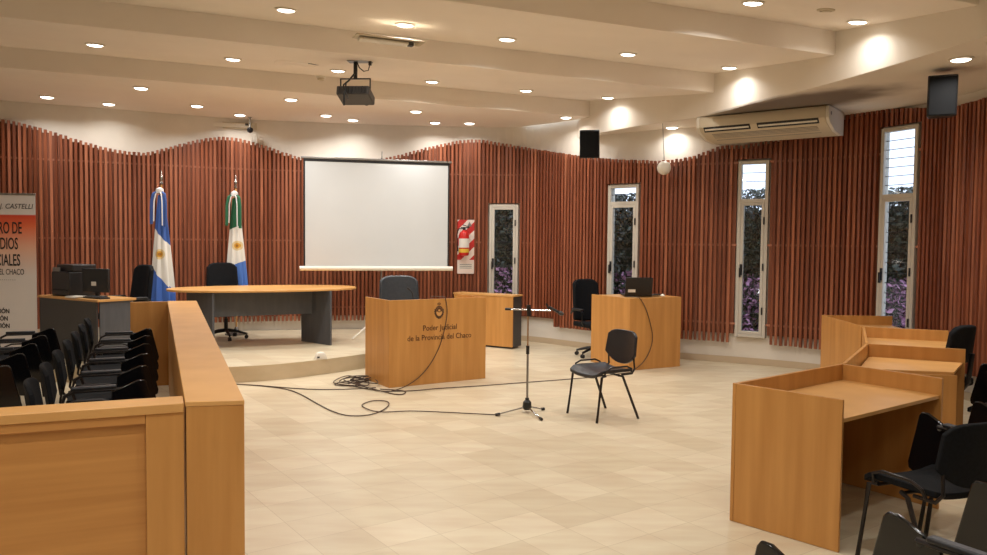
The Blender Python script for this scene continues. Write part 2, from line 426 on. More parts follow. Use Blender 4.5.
mb.build('bulkhead', 'bulk', ceiling, smooth=True)

# remaining room walls, out of the frame
def plainwall(name, a, b): return struct(MB().slab(a, b, .15, 0, 4.1).build(name, 'plaster', smooth=False))
pL = Vector(path[0][1:3])+Vector((0, .1)); pR = Vector(path[-1][1:3])
plainwall('wall_left', pL+Vector((-.2, .1)), xy(uv(-4.2, -3.4)))
plainwall('wall_rear', xy(uv(-4.2, -3.4)), (5.2, -1.6)); plainwall('wall_side', (5.2, -1.6), pR+Vector((.1, -.02)))

# ------------------------------------------------------------------ windows
def window(idx, w):
    s0, s1, zt, tr = w
    _, a, _ = on_path(s0+.01); _, b, _ = on_path(s1-.01); d = (b-a).normalized(); W = (b-a).length; mid = (a+b)/2
    ang = math.atan2(d.y, d.x)
    t = .045; zb = SILL; ZS = 2.235
    fr = MB(); D = .09; yo = .065
    L = lambda x, z, sx, sz, dd=D, y=yo, mi=0: fr.box((x, y, z), (sx, dd, sz), mi=mi)
    L(-W/2+t/2, (zb+zt)/2, t, zt-zb); L(W/2-t/2, (zb+zt)/2, t, zt-zb); L(0, zb+t/2, W-2*t-.001, t); L(0, zt-t/2, W-2*t-.001, t)
    if tr: L(0, ZS+.02, W-2*t-.001, .05)
    for sg in (-1, 1): L(sg*(W/2+.03), (zb+zt)/2, .09, zt-zb+.04, .05, .13)
    L(0, zt+.01, W, .06, .05, .13); L(0, zb-.01, W, .06, .05, .13)
    o = fr.build('window_%d' % idx, 'winframe', bevel=.004); struct(o)
    o.location = (mid.x, mid.y, 0); o.rotation_euler = (0, 0, ang)
    top = ZS-.006 if tr else zt-t-.002
    iw = W-2*t-.004; sf = MB(); q = .038; z0 = zb+t+.002
    for x in (-iw/2+q/2, iw/2-q/2): sf.box((x, yo-.01, (z0+top)/2), (q, .07, top-z0))
    sf.box((0, yo-.01, z0+q/2), (iw-2*q-.001, .07, q)); sf.box((0, yo-.01, top-q/2), (iw-2*q-.001, .07, q))
    sf.build('sash', 'winframe', o, bevel=.003)
    def pane(name, za, zb_, wd, n):
        g = MB(); k = MB()
        for i in range(n):
            zc = za+(zb_-za)*(i+.5)/n; h = (zb_-za)/n
            g.box((0, yo, zc), (wd, .005, h*1.04), M4=Matrix.Rotation(math.radians(-9), 3, 'X'))
            if i: k.box((0, yo, zc-h/2), (wd, .014, .007))
        g.build(name, 'glass', o, smooth=False); k.build('louvre_edge', 'greydark', o, smooth=False)
    pane('louvre_pane', z0+q, top-q, iw-2*q-.004, 14 if tr else 13)
    if tr: pane('transom_pane', ZS+.05, zt-t, W-2*t-.004, max(2, round((zt-ZS)/.13)))
    h = MB(); h.box((-iw/2+q/2, yo-.052, 1.31), (.034, .014, .15)); h.box((-iw/2+q/2-.01, yo-.07, 1.27), (.026, .022, .13)); h.build('handle', 'black', o, bevel=.003)
    for z in (.75, 1.35, 1.98):
        MB().box((W/2-t-.004, yo-.05, z), (.02, .012, .1)).build('hinge', 'black', o)
for i, w in enumerate(WS): window(i+1, w)

# outside: hedge, boundary wall, railing, ground
M['leaf'] = noisy('dark_leaves', (16, 22, 16), (58, 66, 50), (9, 9, 9), .35)
M['flower'] = noisy('magenta_flowers', (150, 90, 130), (225, 170, 205), (9, 9, 9), .6)
M['pinkwall'] = noisy('pink_render', (210, 160, 170), (226, 180, 188), (2, 2, 2), .8)
M['soil'] = noisy('outdoor_paving', (120, 108, 98), (140, 126, 116), (2, 2, 2), .9)
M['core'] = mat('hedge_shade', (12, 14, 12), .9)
mb = MB()
hp = [Vector((-1.8, 17.2)), Vector((.2, 16.0)), Vector((2.4, 14.6)), Vector((4.4, 13.2)), Vector((6.2, 12.4)), Vector((7.3, 11.9)), Vector((9.0, 10.9))]
for i in range(32000):
    k = random.choice([0, 1, 2, 2, 3, 3, 4, 4, 5]); t = random.random(); p = hp[k].lerp(hp[k+1], t)
    z = .05+(2.42 if p.x > 1.6 else 2.9)*random.random()**.8+.12*math.sin(p.x*3.1)
    if z < .02: continue
    c = Vector((p.x+random.gauss(0, .1), p.y+random.gauss(0, .12), z)); sz = random.uniform(.03, .075)
    a = Vector((random.gauss(0, 1), random.gauss(0, 1), random.gauss(0, 1))).normalized(); b = a.orthogonal().normalized()
    mb.add([c-a*sz-b*sz*.6*0, c+b*sz*.55, c+a*sz, c-b*sz*.55], [(0, 1, 2, 3)], 1 if (z < 1.15 and random.random() < .5) else 0)
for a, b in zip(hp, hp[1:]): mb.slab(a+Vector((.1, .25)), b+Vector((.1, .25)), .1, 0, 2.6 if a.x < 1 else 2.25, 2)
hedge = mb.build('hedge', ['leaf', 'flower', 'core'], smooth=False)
tag(hedge, 'dark leafy hedge with pink blossom outside the windows', 'hedge', kind='stuff')
MB().prism([(-4, 13.8), (8, 10.4), (16, 10.4), (16, 26), (-4, 26)], -.12, -.1).build('ground', 'soil')
struct(bpy.data.objects['ground'])
bw = MB().slab((6.9, 14.2), (12.5, 12.6), .15, -.1, .95).build('boundary_wall', 'pinkwall')
tag(bw, 'low pink boundary wall outside the tall right window', 'wall')
rl = thing('railing', 'dark metal railing topping the low pink wall outside', 'railing', (6.6, 14.2, .95), math.atan2(-1.6, 5.9))
r_ = MB()
for i in range(30): r_.box((.1+i*.14, 0, .4), (.02, .02, .8))
r_.build('upright_bar', 'black', rl)['kind'] = 'stuff'
MB().box((2.1, 0, .8), (4.3, .04, .04)).box((2.1, 0, .06), (4.3, .04, .03)).build('rail', 'black', rl)

# ------------------------------------------------------------------ recessed ceiling lamps
LP = [(286, 9), (405, 24), (507, 38.5), (628, 53.5), (729.5, 67), (753, 2), (858, 21), (95, 44), (233, 58.5), (338, 70), (432, 81), (526, 90), (608, 97),
      (47, 96.5), (141, 87.5), (197, 105.5), (291, 99), (109, 110.5), (240, 119.5), (326, 115), (353, 127), (416, 111), (435, 124.5), (469.5, 127.5), (566, 123.5)]
SP = [(961, 58.5), (672, 127), (1000, 41)]
lampnames = {}
def make_lamp():
    t = thing('recessed_downlight', '', 'ceiling lamp')
    MB().lathe([(.088, .004), (.098, .0), (.100, -.012), (.080, -.016), (.078, -.006), (.078, .004)], n=24).build('trim_ring', 'white', t)
    MB().lathe([(.076, .0), (.076, -.012), (.062, -.022), (.03, -.028), (.002, -.029)], n=24).build('diffuser', 'lamp', t)
    return t
LW = 16.5
def light_at(parent, p, power):
    l = bpy.data.lights.new('lamp_light', 'AREA'); l.shape = 'DISK'; l.size = .15; l.energy = power; l.color = (1, .975, .94); l.spread = math.radians(150)
    o = bpy.data.objects.new('lamp_light', l); C.objects.link(o); o.parent = parent; o.location = (0, 0, -.035)
lamp0 = make_lamp()
LAMPL = ['downlight at the top of the frame, left of centre', 'downlight just above the cream ceiling box', 'downlight right of the cream ceiling box', 'downlight fourth along the front lamp row', 'downlight at the right end of the front lamp row',
 'downlight cut by the top edge of the picture', 'downlight nearest the curved bulkhead at top right', 'downlight furthest left in the second lamp row', 'downlight left of the ceiling hatch', 'downlight beside the projector mount',
 'downlight right of the projector, second lamp row', 'downlight in the second row, in line above the extinguisher sign', 'downlight in the second row nearest the left hanging speaker', 'downlight closest to the left edge of the picture', 'downlight up and to the right of the one nearest the left edge',
 'downlight just above and left of the emergency box over the flags', 'downlight level with the projector body, to its left', 'downlight washing the plaster above the left valley of slats', 'downlight close to the dark dome camera above the second flag', 'downlight below the projector, above the left end of the screen',
 'downlight washing the plaster above the white screen', 'downlight right of the projector in the third row', 'downlight low near the wall above the right end of the screen', 'downlight over the slat crest right of the screen', 'downlight beside the far hanging speaker',
 'soffit downlight beside the right hanging speaker', 'soffit downlight left of the long air conditioner', 'soffit downlight at the right edge of the picture']
sites = []
for px, py in LP:
    h = ceil_hit(px, py); Zw = interp(WZ, px)-.34
    if h[0].y > Zw: h = (at(px, py, Zw), 0); h[0].z = CN
    sites.append((h[0], h[1]))
for px, py in SP: sites.append((fl(px, py, CB), 0))
for i, (p, k) in enumerate(sites):
    o = lamp0 if i == 0 else copy_tree(lamp0)
    o.location = p; o.rotation_euler = (math.atan(k), 0, math.atan2(UA.y, UA.x)); o['label'] = 'round white '+LAMPL[i]
    o['group'] = 'round recessed downlights in the ceiling'
for i, (p, k) in enumerate(sites):
    pass
PF = {17: .32, 18: .4, 20: .34, 21: .8, 22: .45, 23: .34, 24: .34, 1: .6, 6: .25, 4: .30, 12: .30, 25: .8, 26: .22, 27: .8, 7: .7, 13: .6, 14: .7}
for i, o in enumerate([x for x in C.objects if x.name.startswith('recessed_downlight')]): light_at(o, None, LW*PF.get(i, 1))
for u, v in ((-1.6, 1.6), (.4, 1.6), (2.3, 1.6), (-1.6, -.6), (.5, -.6), (-1.8, 3.6), (.2, 3.7), (2.4, 3.6)):
    o = copy_tree(lamp0)
    for c in list(o.children):
        if c.type == 'LIGHT': bpy.data.objects.remove(c)
    j = max(i for i in range(len(VS)) if VS[i] <= v); a = VS[j]; b = VS[j+1]
    p = uv(u, v, CN+(CF-CN)*(v-a)/(b-a)); o.location = p; o.rotation_euler = (math.atan((CF-CN)/(b-a)), 0, math.atan2(UA.y, UA.x))
    o['label'] = 'round white downlight in the ceiling outside the picture'; light_at(o, None, LW if u > -3 else LW*.5)
    o['group'] = 'recessed downlights overhead, out of the picture'

# ------------------------------------------------------------------ desks
def quad_desk(label, P, Pn, B, Bn, near=True, sc=None, near_h=.83):
    """P->Pn outer tall screen, Pn->Bn far screen, P->B near screen"""
    P, Pn, B, Bn = map(Vector, (P, Pn, B, Bn)); c = (P+Pn)/2
    t = thing('court_desk', label, 'desk', (c.x, c.y, 0), group=None)
    L = lambda a: a-c
    e = .011
    MB().slab(L(P), L(Pn), .022, .002, .83).build('front_screen', 'wood', t, bevel=.0015)
    d = (Pn-P).normalized()
    MB().slab(L(Pn-d*.02+(Bn-Pn).normalized()*.012), L(Bn-d*.02), .02, .002, .83).build('side_panel', 'wood', t, bevel=.0015)
    q = [Vector(x) for x in (sc or (P, Pn, Bn, B))]
    if near: MB().slab(L(q[0]+(q[3]-q[0]).normalized()*.012+d*.01), L(q[3]+d*.01), .02, .002, near_h).build('side_panel', 'wood', t, bevel=.0015)
    cc = (q[0]+q[1]+q[2]+q[3])/4
    poly = [L(x+(cc-x).normalized()*.025) for x in q]
    MB().prism([tuple(x) for x in poly], .70, .722).build('worktop', 'woodcap', t, bevel=.0015)
    return t
P = [fl(731, 521).xy]+[fl(x, y, .83).xy for x, y in ((843.3, 363.6), (867.4, 343.3), (863.6, 326.5), (822.7, 314.9))]
B = [fl(838, 553).xy]+[fl(x, y, .83).xy for x, y in ((944.4, 378), (965.6, 349), (948.3, 330.4), (891.5, 315.9))]
quad_desk('nearest pale wooden court desk, standing in front with its open side to us', P[0], P[1], B[0], B[1])
q2 = (P[1].lerp(P[2], .42)+Vector((.015, -.01)), P[2], B[2], fl(957, 373, .72).xy)
quad_desk('second pale wooden court desk, directly behind the nearest one', P[1]+Vector((.015, .02)), P[2], (3.4, 5.62), B[2], True, q2, .70)
quad_desk('third pale wooden court desk, between the second and the one by the tall window', P[2]+Vector((.01, .03)), P[3], B[2]+Vector((.01, .03)), B[3], False)
quad_desk('farthest pale wooden court desk on the right, under the tall right window', P[3]+Vector((.0, .03)), P[4], B[3]+Vector((.0, .03)), B[4], False)

def corner_box(name, label, cat, A, ang, w, d, h, mt='wood', top='woodcap', side=None, over=0.0, z=0, topmat=True):
    """desk whose front-left... A = near corner, first face runs w along ang, second face runs d along ang+90"""
    t = thing(name, label, cat, (A[0], A[1], z), ang)
    MB().box((w/2, .009, h/2), (w, .018, h-.002)).build('front_panel', mt, t, bevel=.0015)
    MB().box((.009, d/2+.01, h/2), (.018, d-.02, h-.002)).build('side_panel', side or mt, t, bevel=.0015)
    MB().box((w-.009, d/2+.01, h/2), (.018, d-.02, h-.002)).build('side_panel', side or mt, t, bevel=.0015)
    return t
# lectern
ang = math.atan2(.69, 1.08)
lec = corner_box('lectern', 'wide wooden speaker desk with dark crest and lettering on its front', 'lectern', (-1.165, 8.66), ang, 1.28, .67, .99)
MB().box((.64, .35, .76), (1.24, .60, .022)).build('worktop', 'woodcap', lec, bevel=.0015)
em = MB()
ex, ez, RX = .545, .855, Matrix.Rotation(PI/2, 3, 'X')
def disc(mb, rx, rz, x, z, y, th, mi, a0=0, a1=2*PI, n=28):
    pts = [(x+rx*math.cos(a0+(a1-a0)*i/n), z+rz*math.sin(a0+(a1-a0)*i/n)) for i in range(n+(0 if a1-a0 > 6.2 else 1))]
    k = len(pts); vs = [(p[0], y, p[1]) for p in pts]+[(p[0], y-th, p[1]) for p in pts]
    mb.add(vs, [tuple(range(k)), tuple(range(k, 2*k))[::-1]]+[(i, k+i, k+(i+1) % k, (i+1) % k) for i in range(k)], mi)
ex = .635; ez = .84
disc(em, .054, .068, ex, ez, -.0005, .002, 1)
disc(em, .046, .060, ex, ez, -.002, .002, 2)
disc(em, .038, .050, ex, ez, -.0035, .002, 0, 0, PI)
disc(em, .038, .050, ex, ez, -.0035, .002, 3, PI, 2*PI)
disc(em, .014, .012, ex, ez+.014, -.0055, .001, 3)
disc(em, .016, .005, ex, ez-.004, -.0055, .001, 0)
for k in range(9):
    a = PI*k/8; em.box((ex+.02*math.cos(a), -.001, ez+.084+.016*math.sin(a)), (.004, .0015, .012), M4=Matrix.Rotation(PI/2-a, 3, 'Y'))
disc(em, .010, .008, ex, ez+.082, -.0005, .0015, 2)
for sgn in (-1, 1):
    for k in range(7):
        a = -PI/2+sgn*(.25+k*.27); em.box((ex+.058*math.cos(a), -.001, ez+.074*math.sin(a)), (.018, .002, .009), mi=1, M4=Matrix.Rotation(-a-sgn*.9, 3, 'Y'))
em.box((ex, -.001, ez-.078), (.03, .002, .008), mi=1)
em.build('crest', ['ink', 'inkblk', 'edge', 'woodcap'], lec, smooth=False)
text('lettering', 'Poder Judicial', .092, 'ink', lec, (.65, -.0015, .625), (PI/2, 0, 0), sx=.90)
text('lettering', 'de la Provincia del Chaco', .092, 'ink', lec, (.65, -.0015, .515), (PI/2, 0, 0), sx=.90)

# witness/clerk desk on the right
ang = math.atan2(.40, .75)
cd = corner_box('clerk_desk', 'plain wooden corner desk with a laptop on it, near the middle windows', 'desk', (1.775, 10.02), ang, .86, .86, .945)
MB().box((.43, .44, .925), (.82, .82, .02)).build('worktop', 'woodcap', cd, bevel=.0015)
# low side desk beyond the lectern
dv = Vector((-.93, .57)).normalized()
sd = thing('side_desk', 'wooden cabinet desk with dark end panel, behind the lettered lectern', 'desk', (.30, 11.93, 0), math.atan2(-dv.y, -dv.x))
MB().box((-.55, .012, .42), (1.10, .02, .78)).build('front_panel', 'wood', sd, bevel=.0015)
MB().box((-.012, .155, .42), (.02, .26, .78)).build('end_panel', 'greydark', sd, bevel=.0015)
MB().box((-1.088, .155, .42), (.02, .26, .78)).build('end_panel', 'greydark', sd, bevel=.0015)
MB().box((-.55, .145, .825), (1.13, .30, .025)).build('top', 'woodcap', sd, bevel=.0015)
MB().box((-.55, .155, .02), (1.0, .24, .03)).build('plinth', 'black', sd)

# judge's table on the platform
TC = Vector((-3.2, 10.95)); tt = thing('boat_shaped_table', 'long boat-shaped table with grey panel legs, on the platform', 'table', (TC.x, TC.y, PH+.002), math.atan2(UA.y, UA.x))
pts = []
for k in range(64):
    a = 2*PI*k/64; c, s = math.cos(a), math.sin(a)
    pts.append((-.03+1.29*math.copysign(abs(c)**.95, c), .62*math.copysign(abs(s)**.9, s)))
MB().prism(pts, .765, .795).build('tabletop', 'woodcap', tt, bevel=.006)
MB().slab((.80, -.50), (.50, .10), .03, .001, .764).build('leg_panel', 'grey', tt, bevel=.002)
MB().slab((-.75, -.50), (-1.05, .10), .03, .001, .764).build('leg_panel', 'grey', tt, bevel=.002)
MB().slab((-.84, -.28), (.60, -.12), .02, .42, .764).build('modesty_panel', 'grey', tt, bevel=.002)
# small writing desk at far left
dk = thing('office_desk', 'grey office desk with thin wood top beside the roll-up banner', 'desk', (-4.6, 9.0, PH+.002), 0)
la = Vector((-.85, .53)).normalized(); ra = Vector((.53, .85)).normalized()
MB().slab(la*.02, la*1.25, .02, .001, .72).build('front_panel', 'greydark', dk, bevel=.001)
MB().slab(ra*.02+la*.01, ra*.44+la*.01, .02, .001, .72).build('end_panel', 'grey', dk, bevel=.001)
MB().slab(ra*.02+la*1.24, ra*.44+la*1.24, .02, .001, .72).build('end_panel', 'greydark', dk, bevel=.001)
MB().prism([tuple(-la*.02-ra*.02), tuple(la*1.28-ra*.02), tuple(la*1.28+ra*.47), tuple(-la*.02+ra*.47)], .722, .75).build('top', 'woodcap', dk, bevel=.002)
dang = math.atan2(-la.y, -la.x); dz = PH+.002+.751
def on_desk(a, b): p = Vector((-4.6, 9.0))+la*a+ra*b; return (p.x, p.y, dz)
pr = thing('printer', 'bulky black printer on the grey office desk', 'printer', on_desk(.92, .24), dang)
MB().box((0, 0, .15), (.40, .34, .30)).build('body', 'black', pr, bevel=.012)
MB().box((.03, .02, .345), (.36, .30, .085)).build('scanner_lid', 'black', pr, bevel=.01)
MB().box((-.08, -.172, .325), (.16, .012, .05)).build('control_panel', 'steel', pr, bevel=.003)
MB().box((.02, -.19, .07), (.28, .05, .012)).build('paper_tray', 'black', pr, bevel=.003)
mo = thing('monitor', 'small black monitor with a pale sticker right of the printer', 'monitor', on_desk(.47, .26), dang+.30)
MB().box((0, 0, .20), (.38, .035, .29)).build('screen_housing', 'black', mo, bevel=.008)
MB().box((0, .02, .04), (.05, .02, .08)).build('stand_neck', 'black', mo)
MB().box((0, .01, .006), (.2, .14, .012)).build('stand_base', 'black', mo, bevel=.004)
MB().box((-.02, -.0185, .16), (.07, .001, .05)).build('sticker', 'label', mo)
kb = MB().box((0, 0, .01), (.36, .12, .018))
for j in range(4):
    for i in range(12): kb.box((-.15+i*.0275, -.04+j*.026, .022), (.021, .02, .006))
kb = kb.build('keyboard', 'black', bevel=.001); kb.location = on_desk(.2, .10); kb.rotation_euler = (0, 0, dang); tag(kb, 'black computer keyboard lying on the grey office desk', 'keyboard')
pp = MB()
for k in range(4): pp.box((.004*k, .003*k, .003+.005*k), (.21, .15, .0045), .05*k)
pp = pp.build('paper_stack', 'label'); pp.location = on_desk(.86, -.0); pp.location.z = dz; pp.rotation_euler = (0, 0, dang)
pp.location = on_desk(.50, .02); tag(pp, 'little white stack of papers in front of the printer', 'papers')

# ------------------------------------------------------------------ chairs
def shell(w, z0, z1, dip, y0, bulge, top_r=.04, lean=.12, narrow=.06):
    def fn(u, v):
        x = 2*u-1; ax = abs(x)
        zt = z1-top_r*ax**5; zb = z0+dip*ax**2.2
        z = zb+(zt-zb)*v
        ww = w/2*(1-narrow*v)*(1-.10*max(0, v-.85)/.15*0)
        y = y0-lean*(z-z0)+bulge*x*x
        n = Vector((-2*bulge*x/(w/2), 1, lean)).normalized()
        return (x*ww, y, z), n
    return fn
def visitor_chair(tablet=True):
    t = thing('tablet_chair' if tablet else 'visitor_chair', '', 'chair')
    # seat: dished, front edge rolled down
    def seat(u, v):
        x = 2*u-1; y = -.20+.42*v
        z = .452-.012*(1-x*x)-(.035*max(0, (v-.8)/.2)**2)+.012*x**4
        w = .235*(1-.10*(1-v)**2)*(1-.08*max(0, (v-.7)/.3)**2)
        return (x*w, y, z), Vector((0, 0, 1))
    MB().grid(seat, 10, 10, .032).build('seat', 'fabric' if tablet else 'poly', t, bevel=.006)
    MB().grid(shell(.46, .49, .815, .10, -.235, .035, .05, .14), 12, 8, .028).build('backrest', 'fabric' if tablet else 'poly', t, bevel=.006)
    for s in (-1, 1):
        MB().tube([(s*.222, .12, .425), (s*.232, .17, .415), (s*.240, .225, .0)], .0125).build('leg', 'tube', t)
        MB().tube([(s*.222, -.02, .425), (s*.234, -.07, .41), (s*.255, -.245, .0)], .0125).build('leg', 'tube', t)
        MB().tube([(s*.205, -.08, .422), (s*.205, -.20, .425), (s*.200, -.236, .47), (s*.195, -.226, .57)], .0105).build('back_post', 'tube', t)
    MB().tube([(-.215, .12, .422), (.215, .12, .422)], .010).tube([(-.215, -.03, .422), (.215, -.03, .422)], .010).build('seat_rail', 'tube', t)
    for s in (-1, 1):
        if tablet and s == 1: continue
        MB().tube([(s*.232, .14, .432), (s*.250, .13, .48), (s*.250, .07, .505), (s*.250, -.10, .505), (s*.248, -.16, .48), (s*.232, -.17, .435)], .009).build('side_loop', 'tube', t)
    if tablet:
        MB().tube([(.225, -.10, .43), (.27, -.13, .45), (.28, -.16, .56), (.28, -.14, .64), (.28, -.09, .665), (.28, .20, .665)], .012).build('arm_tube', 'tube', t)
        MB().box((.28, .03, .685), (.045, .26, .022)).build('arm_pad', 'poly', t, bevel=.008)
        tb = MB(); out = [(.13, .655), (.285, .722), (.325, .72), (.34, .70), (.405, .42), (.40, .385), (.37, .37), (.15, .40), (.125, .43)]
        n = len(out); vs = [(.300, a, b) for a, b in out]+[(.318, a, b) for a, b in out]
        tb.add(vs, [tuple(range(n)), tuple(range(n, 2*n))[::-1]]+[(i, n+i, n+(i+1) % n, (i+1) % n) for i in range(n)])
        tb.build('writing_tablet', 'gloss', t, bevel=.006)
        MB().tube([(.28, .19, .655), (.306, .21, .655)], .012).build('tablet_hinge', 'steel', t)
    return t
def office_chair(name='office_chair', mt='fabric', back=(.48, .50, 1.12), arms=True):
    t = thing(name, '', 'chair')
    w, b0, b1 = back
    def seat(u, v):
        x = 2*u-1; y = -.23+.47*v
        return (x*.25*(1-.08*max(0, (v-.7)/.3)**2), y, .475-.012*(1-x*x)-.03*max(0, (v-.8)/.2)**2), Vector((0, 0, 1))
    MB().grid(seat, 10, 10, .07).build('seat', mt, t, bevel=.02)
    MB().grid(shell(w, b0, b1, .03, -.25, .05, .07, .14, .10), 12, 10, .06).build('backrest', mt, t, bevel=.02)
    MB().tube([(0, -.10, .43), (0, -.27, .44), (0, -.31, .50), (0, -.335, .75)], .022).build('back_support', 'black', t)
    MB().lathe([(.028, .14), (.028, .30), (.018, .30), (.018, .435)], n=14).build('gas_column', 'black', t)
    bs_ = MB()
    for k in range(5):
        a = 2*PI*k/5+.3; bs_.tube([(0, 0, .13), (.14*math.cos(a), .14*math.sin(a), .115), (.29*math.cos(a), .29*math.sin(a), .075)], .022, taper=[1.3, 1, .7])
    bs_.build('star_base', 'black', t)
    for k in range(5):
        a = 2*PI*k/5+.3; x, y = .29*math.cos(a), .29*math.sin(a)
        Mx = Matrix.Rotation(a, 3, 'Z') @ Matrix.Rotation(PI/2, 3, 'X')
        c = MB().lathe([(.012, -.025), (.027, -.022), (.028, -.006), (.016, -.005), (.016, .005), (.028, .006), (.027, .022), (.012, .025)], (x, y, .028), 14, M4=Mx)
        c.tube([(x, y, .05), (x, y, .08)], .008); c.build('caster', 'black', t)
    if arms:
        for s in (-1, 1):
            MB().tube([(s*.22, .05, .45), (s*.28, .06, .50), (s*.285, .08, .66), (s*.28, .02, .685), (s*.28, -.18, .68), (s*.27, -.25, .62)], .014).build('armrest', 'black', t)
            MB().box((s*.281, -.05, .695), (.05, .25, .025)).build('arm_pad', 'black', t, bevel=.008)
    return t
# the lone chair
lone = visitor_chair(False)
place(lone, (1.045, 7.37, 0), facing(-.88, -.48), 'lone black plastic chair standing on the open floor by the microphone', None, True)
# tablet chairs
TCH = visitor_chair(True); first = True
ords = ['nearest', 'second nearest', 'third', 'middle', 'fifth', 'second farthest', 'farthest']
spots = []
NL = ['nearest to the front panel', 'second from the front panel', 'third from the front panel', 'fourth from the front panel', 'fifth from the front panel', 'second from the far end', 'at the far end']
for i in range(7):
    spots.append(((-2.48-.254*i, 4.63+.592*i), (.89, .45), 'black tablet chair in the row along the wooden barrier, '+NL[i], 'tablet chairs inside the barrier, inner row'))
N2 = ['foremost one with its arm showing', 'next behind the foremost one', 'third one back', 'one just before the last', 'last one, right below the banner']
for i in range(2, 7):
    c = Vector((-2.48-.254*i, 4.63+.592*i))+Vector((-.97, -.07)); spots.append((tuple(c), (.89, .45), 'black tablet chair at the left picture edge, '+N2[i-2], 'tablet chairs inside the barrier, outer row'))
spots += [((2.25, 3.92), (-.35, .94), 'black tablet chair drawn up to the nearest court desk, seat and back in full view', None),
          ((2.75, 4.24), (-.35, .94), 'black tablet chair cut by the right picture edge, beyond the one at the nearest desk', None),
          ((.75, 1.97), (-.5, .866), 'black tablet chair showing just its tablet tip at the bottom edge', None),
          ((1.29, 2.25), (-.5, .866), 'black tablet chair at the bottom edge, tablet and arm seen below the nearest desk chair', None),
          ((1.83, 2.62), (-.5, .866), 'black tablet chair in the bottom right corner, tall glossy tablet', None),
          ((3.88, 5.74), (-.6, .8), 'black tablet chair at the right edge behind the second court desk', None)]
for (x, y), (fx, fy), lab, gr in spots:
    r = place(TCH, (x, y, 0), facing(fx, fy), lab, gr, first); first = False
    if not gr and 'group' in r: del r['group']
OC = office_chair()
place(OC, (-3.95, 11.42, PH+.002), facing(.5, -.87), 'black office chair behind the boat-shaped table, beside the second flag', None, True)
c2 = place(OC, (-4.86, 10.15, PH+.002), facing(-.6, -.8), 'black office chair between the grey desk and the blue and white flag', None, False)
place(OC, (1.50, 11.28, 0), facing(.45, -.89), 'black office chair behind the clerk desk with the laptop', None, False)
c4 = place(office_chair('office_chair', 'fabric', (.36, .66, .985), False), (3.90, 6.83, 0), facing(-.5, .87), 'small black office chair at the right, its back showing above the third desk', None, True)
EX = office_chair('executive_chair', 'leather', (.56, .50, 1.20))
place(EX, (-1.16, 9.95, 0), facing(.3, -.95), 'grey-black leather executive chair behind the lettered lectern', None, True)

# ------------------------------------------------------------------ barrier at left
def barrier():
    t = thing('wooden_barrier', 'waist-high wooden barrier enclosing the chair rows at left', 'barrier', (-1.2, 3.34, 0))
    o = Vector((-1.2, 3.34))
    iL, iR = Vector((-1.325, 3.315)), Vector((-1.085, 3.365))       # near end of the long arm
    fL, fR = Vector((-3.70, 8.78)), Vector((-3.40, 8.86))
    h = .95; f = lambda p: tuple(Vector(p)-o)
    MB().prism([f(iL+Vector((.003, .003))), f(iR-Vector((.002, -.003))), f(fR-Vector((.002, 0))), f(fL+Vector((.003, 0)))], .002, h-.022).build('long_arm', 'wood', t, bevel=.002)
    MB().prism([f(iL), f(iR), f(fR), f(fL)], h-.022, h).build('long_cap', 'woodcap', t, bevel=.003)
    # cross run towards the left
    a = iL-UA.xy*.006; b = a-UA.xy*3.6
    MB().prism([f(a), f(b), f(b+VA.xy*.17), f(a+VA.xy*.17)], h-.045, h-.005).build('cross_cap', 'woodcap', t, bevel=.003)
    a2 = a+VA.xy*.012
    st = MB(); st.prism([f(a2), f(a2-UA.xy*.15), f(a2-UA.xy*.15+VA.xy*.14), f(a2+VA.xy*.14)], .002, h-.046)
    st.build('stile', 'wood', t, bevel=.002)
    MB().prism([f(a2-UA.xy*.151+VA.xy*.0), f(b), f(b+VA.xy*.12), f(a2-UA.xy*.151+VA.xy*.12)], h-.085, h-.046).build('top_rail', 'woodh', t, bevel=.002)
    MB().prism([f(a2-UA.xy*.151+VA.xy*.035), f(b+VA.xy*.035), f(b+VA.xy*.10), f(a2-UA.xy*.151+VA.xy*.10)], .002, h-.086).build('infill_panel', 'woodh', t)
    c = fL+Vector((.055, -.055)); e = c-UA.xy*.41
    MB().slab(f(c), f(e), .03, .002, h).build('end_panel', 'wood', t, bevel=.002)
    return t
barrier()

# ------------------------------------------------------------------ screen
sL, sR = at(303, 160, 11.45), at(450, 165, 11.98)
d = (sR-sL); d.z = 0; W = d.length; sc = (sL+sR)/2; ang = math.atan2(d.y, d.x)
zt, zb = 2.86, 1.255
st = thing('projection_screen', 'white pull-up projector screen on a tripod stand', 'projection screen', (sc.x, sc.y, PH+.002), ang)
z = lambda v: v-PH-.002
MB().box((0, 0, (z(zb)+z(zt))/2), (W-.01, .004, zt-zb)).build('screen_fabric', 'screen', st)
bd = MB(); b = .035
for s in (-1, 1): bd.box((s*(W/2-b/2), -.004, (z(zb)+z(zt))/2+.01), (b*.7, .003, zt-zb-.03))
bd.box((0, -.004, z(zt)-.02), (W-.01, .003, .04)); bd.build('black_border', 'black', st)
MB().box((0, 0, z(zt)+.012), (W+.06, .04, .03)).build('top_bar', 'steel', st, bevel=.006)
MB().tube([(-W/2-.05, 0, z(zb)-.015), (W/2+.05, 0, z(zb)-.015)], .034, 12).build('roller_case', 'white', st)
MB().tube([(.06, .05, .30), (.06, .05, z(zt)+.05)], .014).build('mast', 'steel', st)
MB().tube([(.06, .05, z(zt)+.05), (.06, .02, z(zt)+.14), (.06, -.0, z(zt)+.02)], .006).build('hook', 'steel', st)
for dx, dy in ((-.45, -.22), (.42, -.25), (0, .42)):
    MB().tube([(.06, .05, .36), (.06+dx, .05+dy, .012)], .013).build('leg', 'white', st)

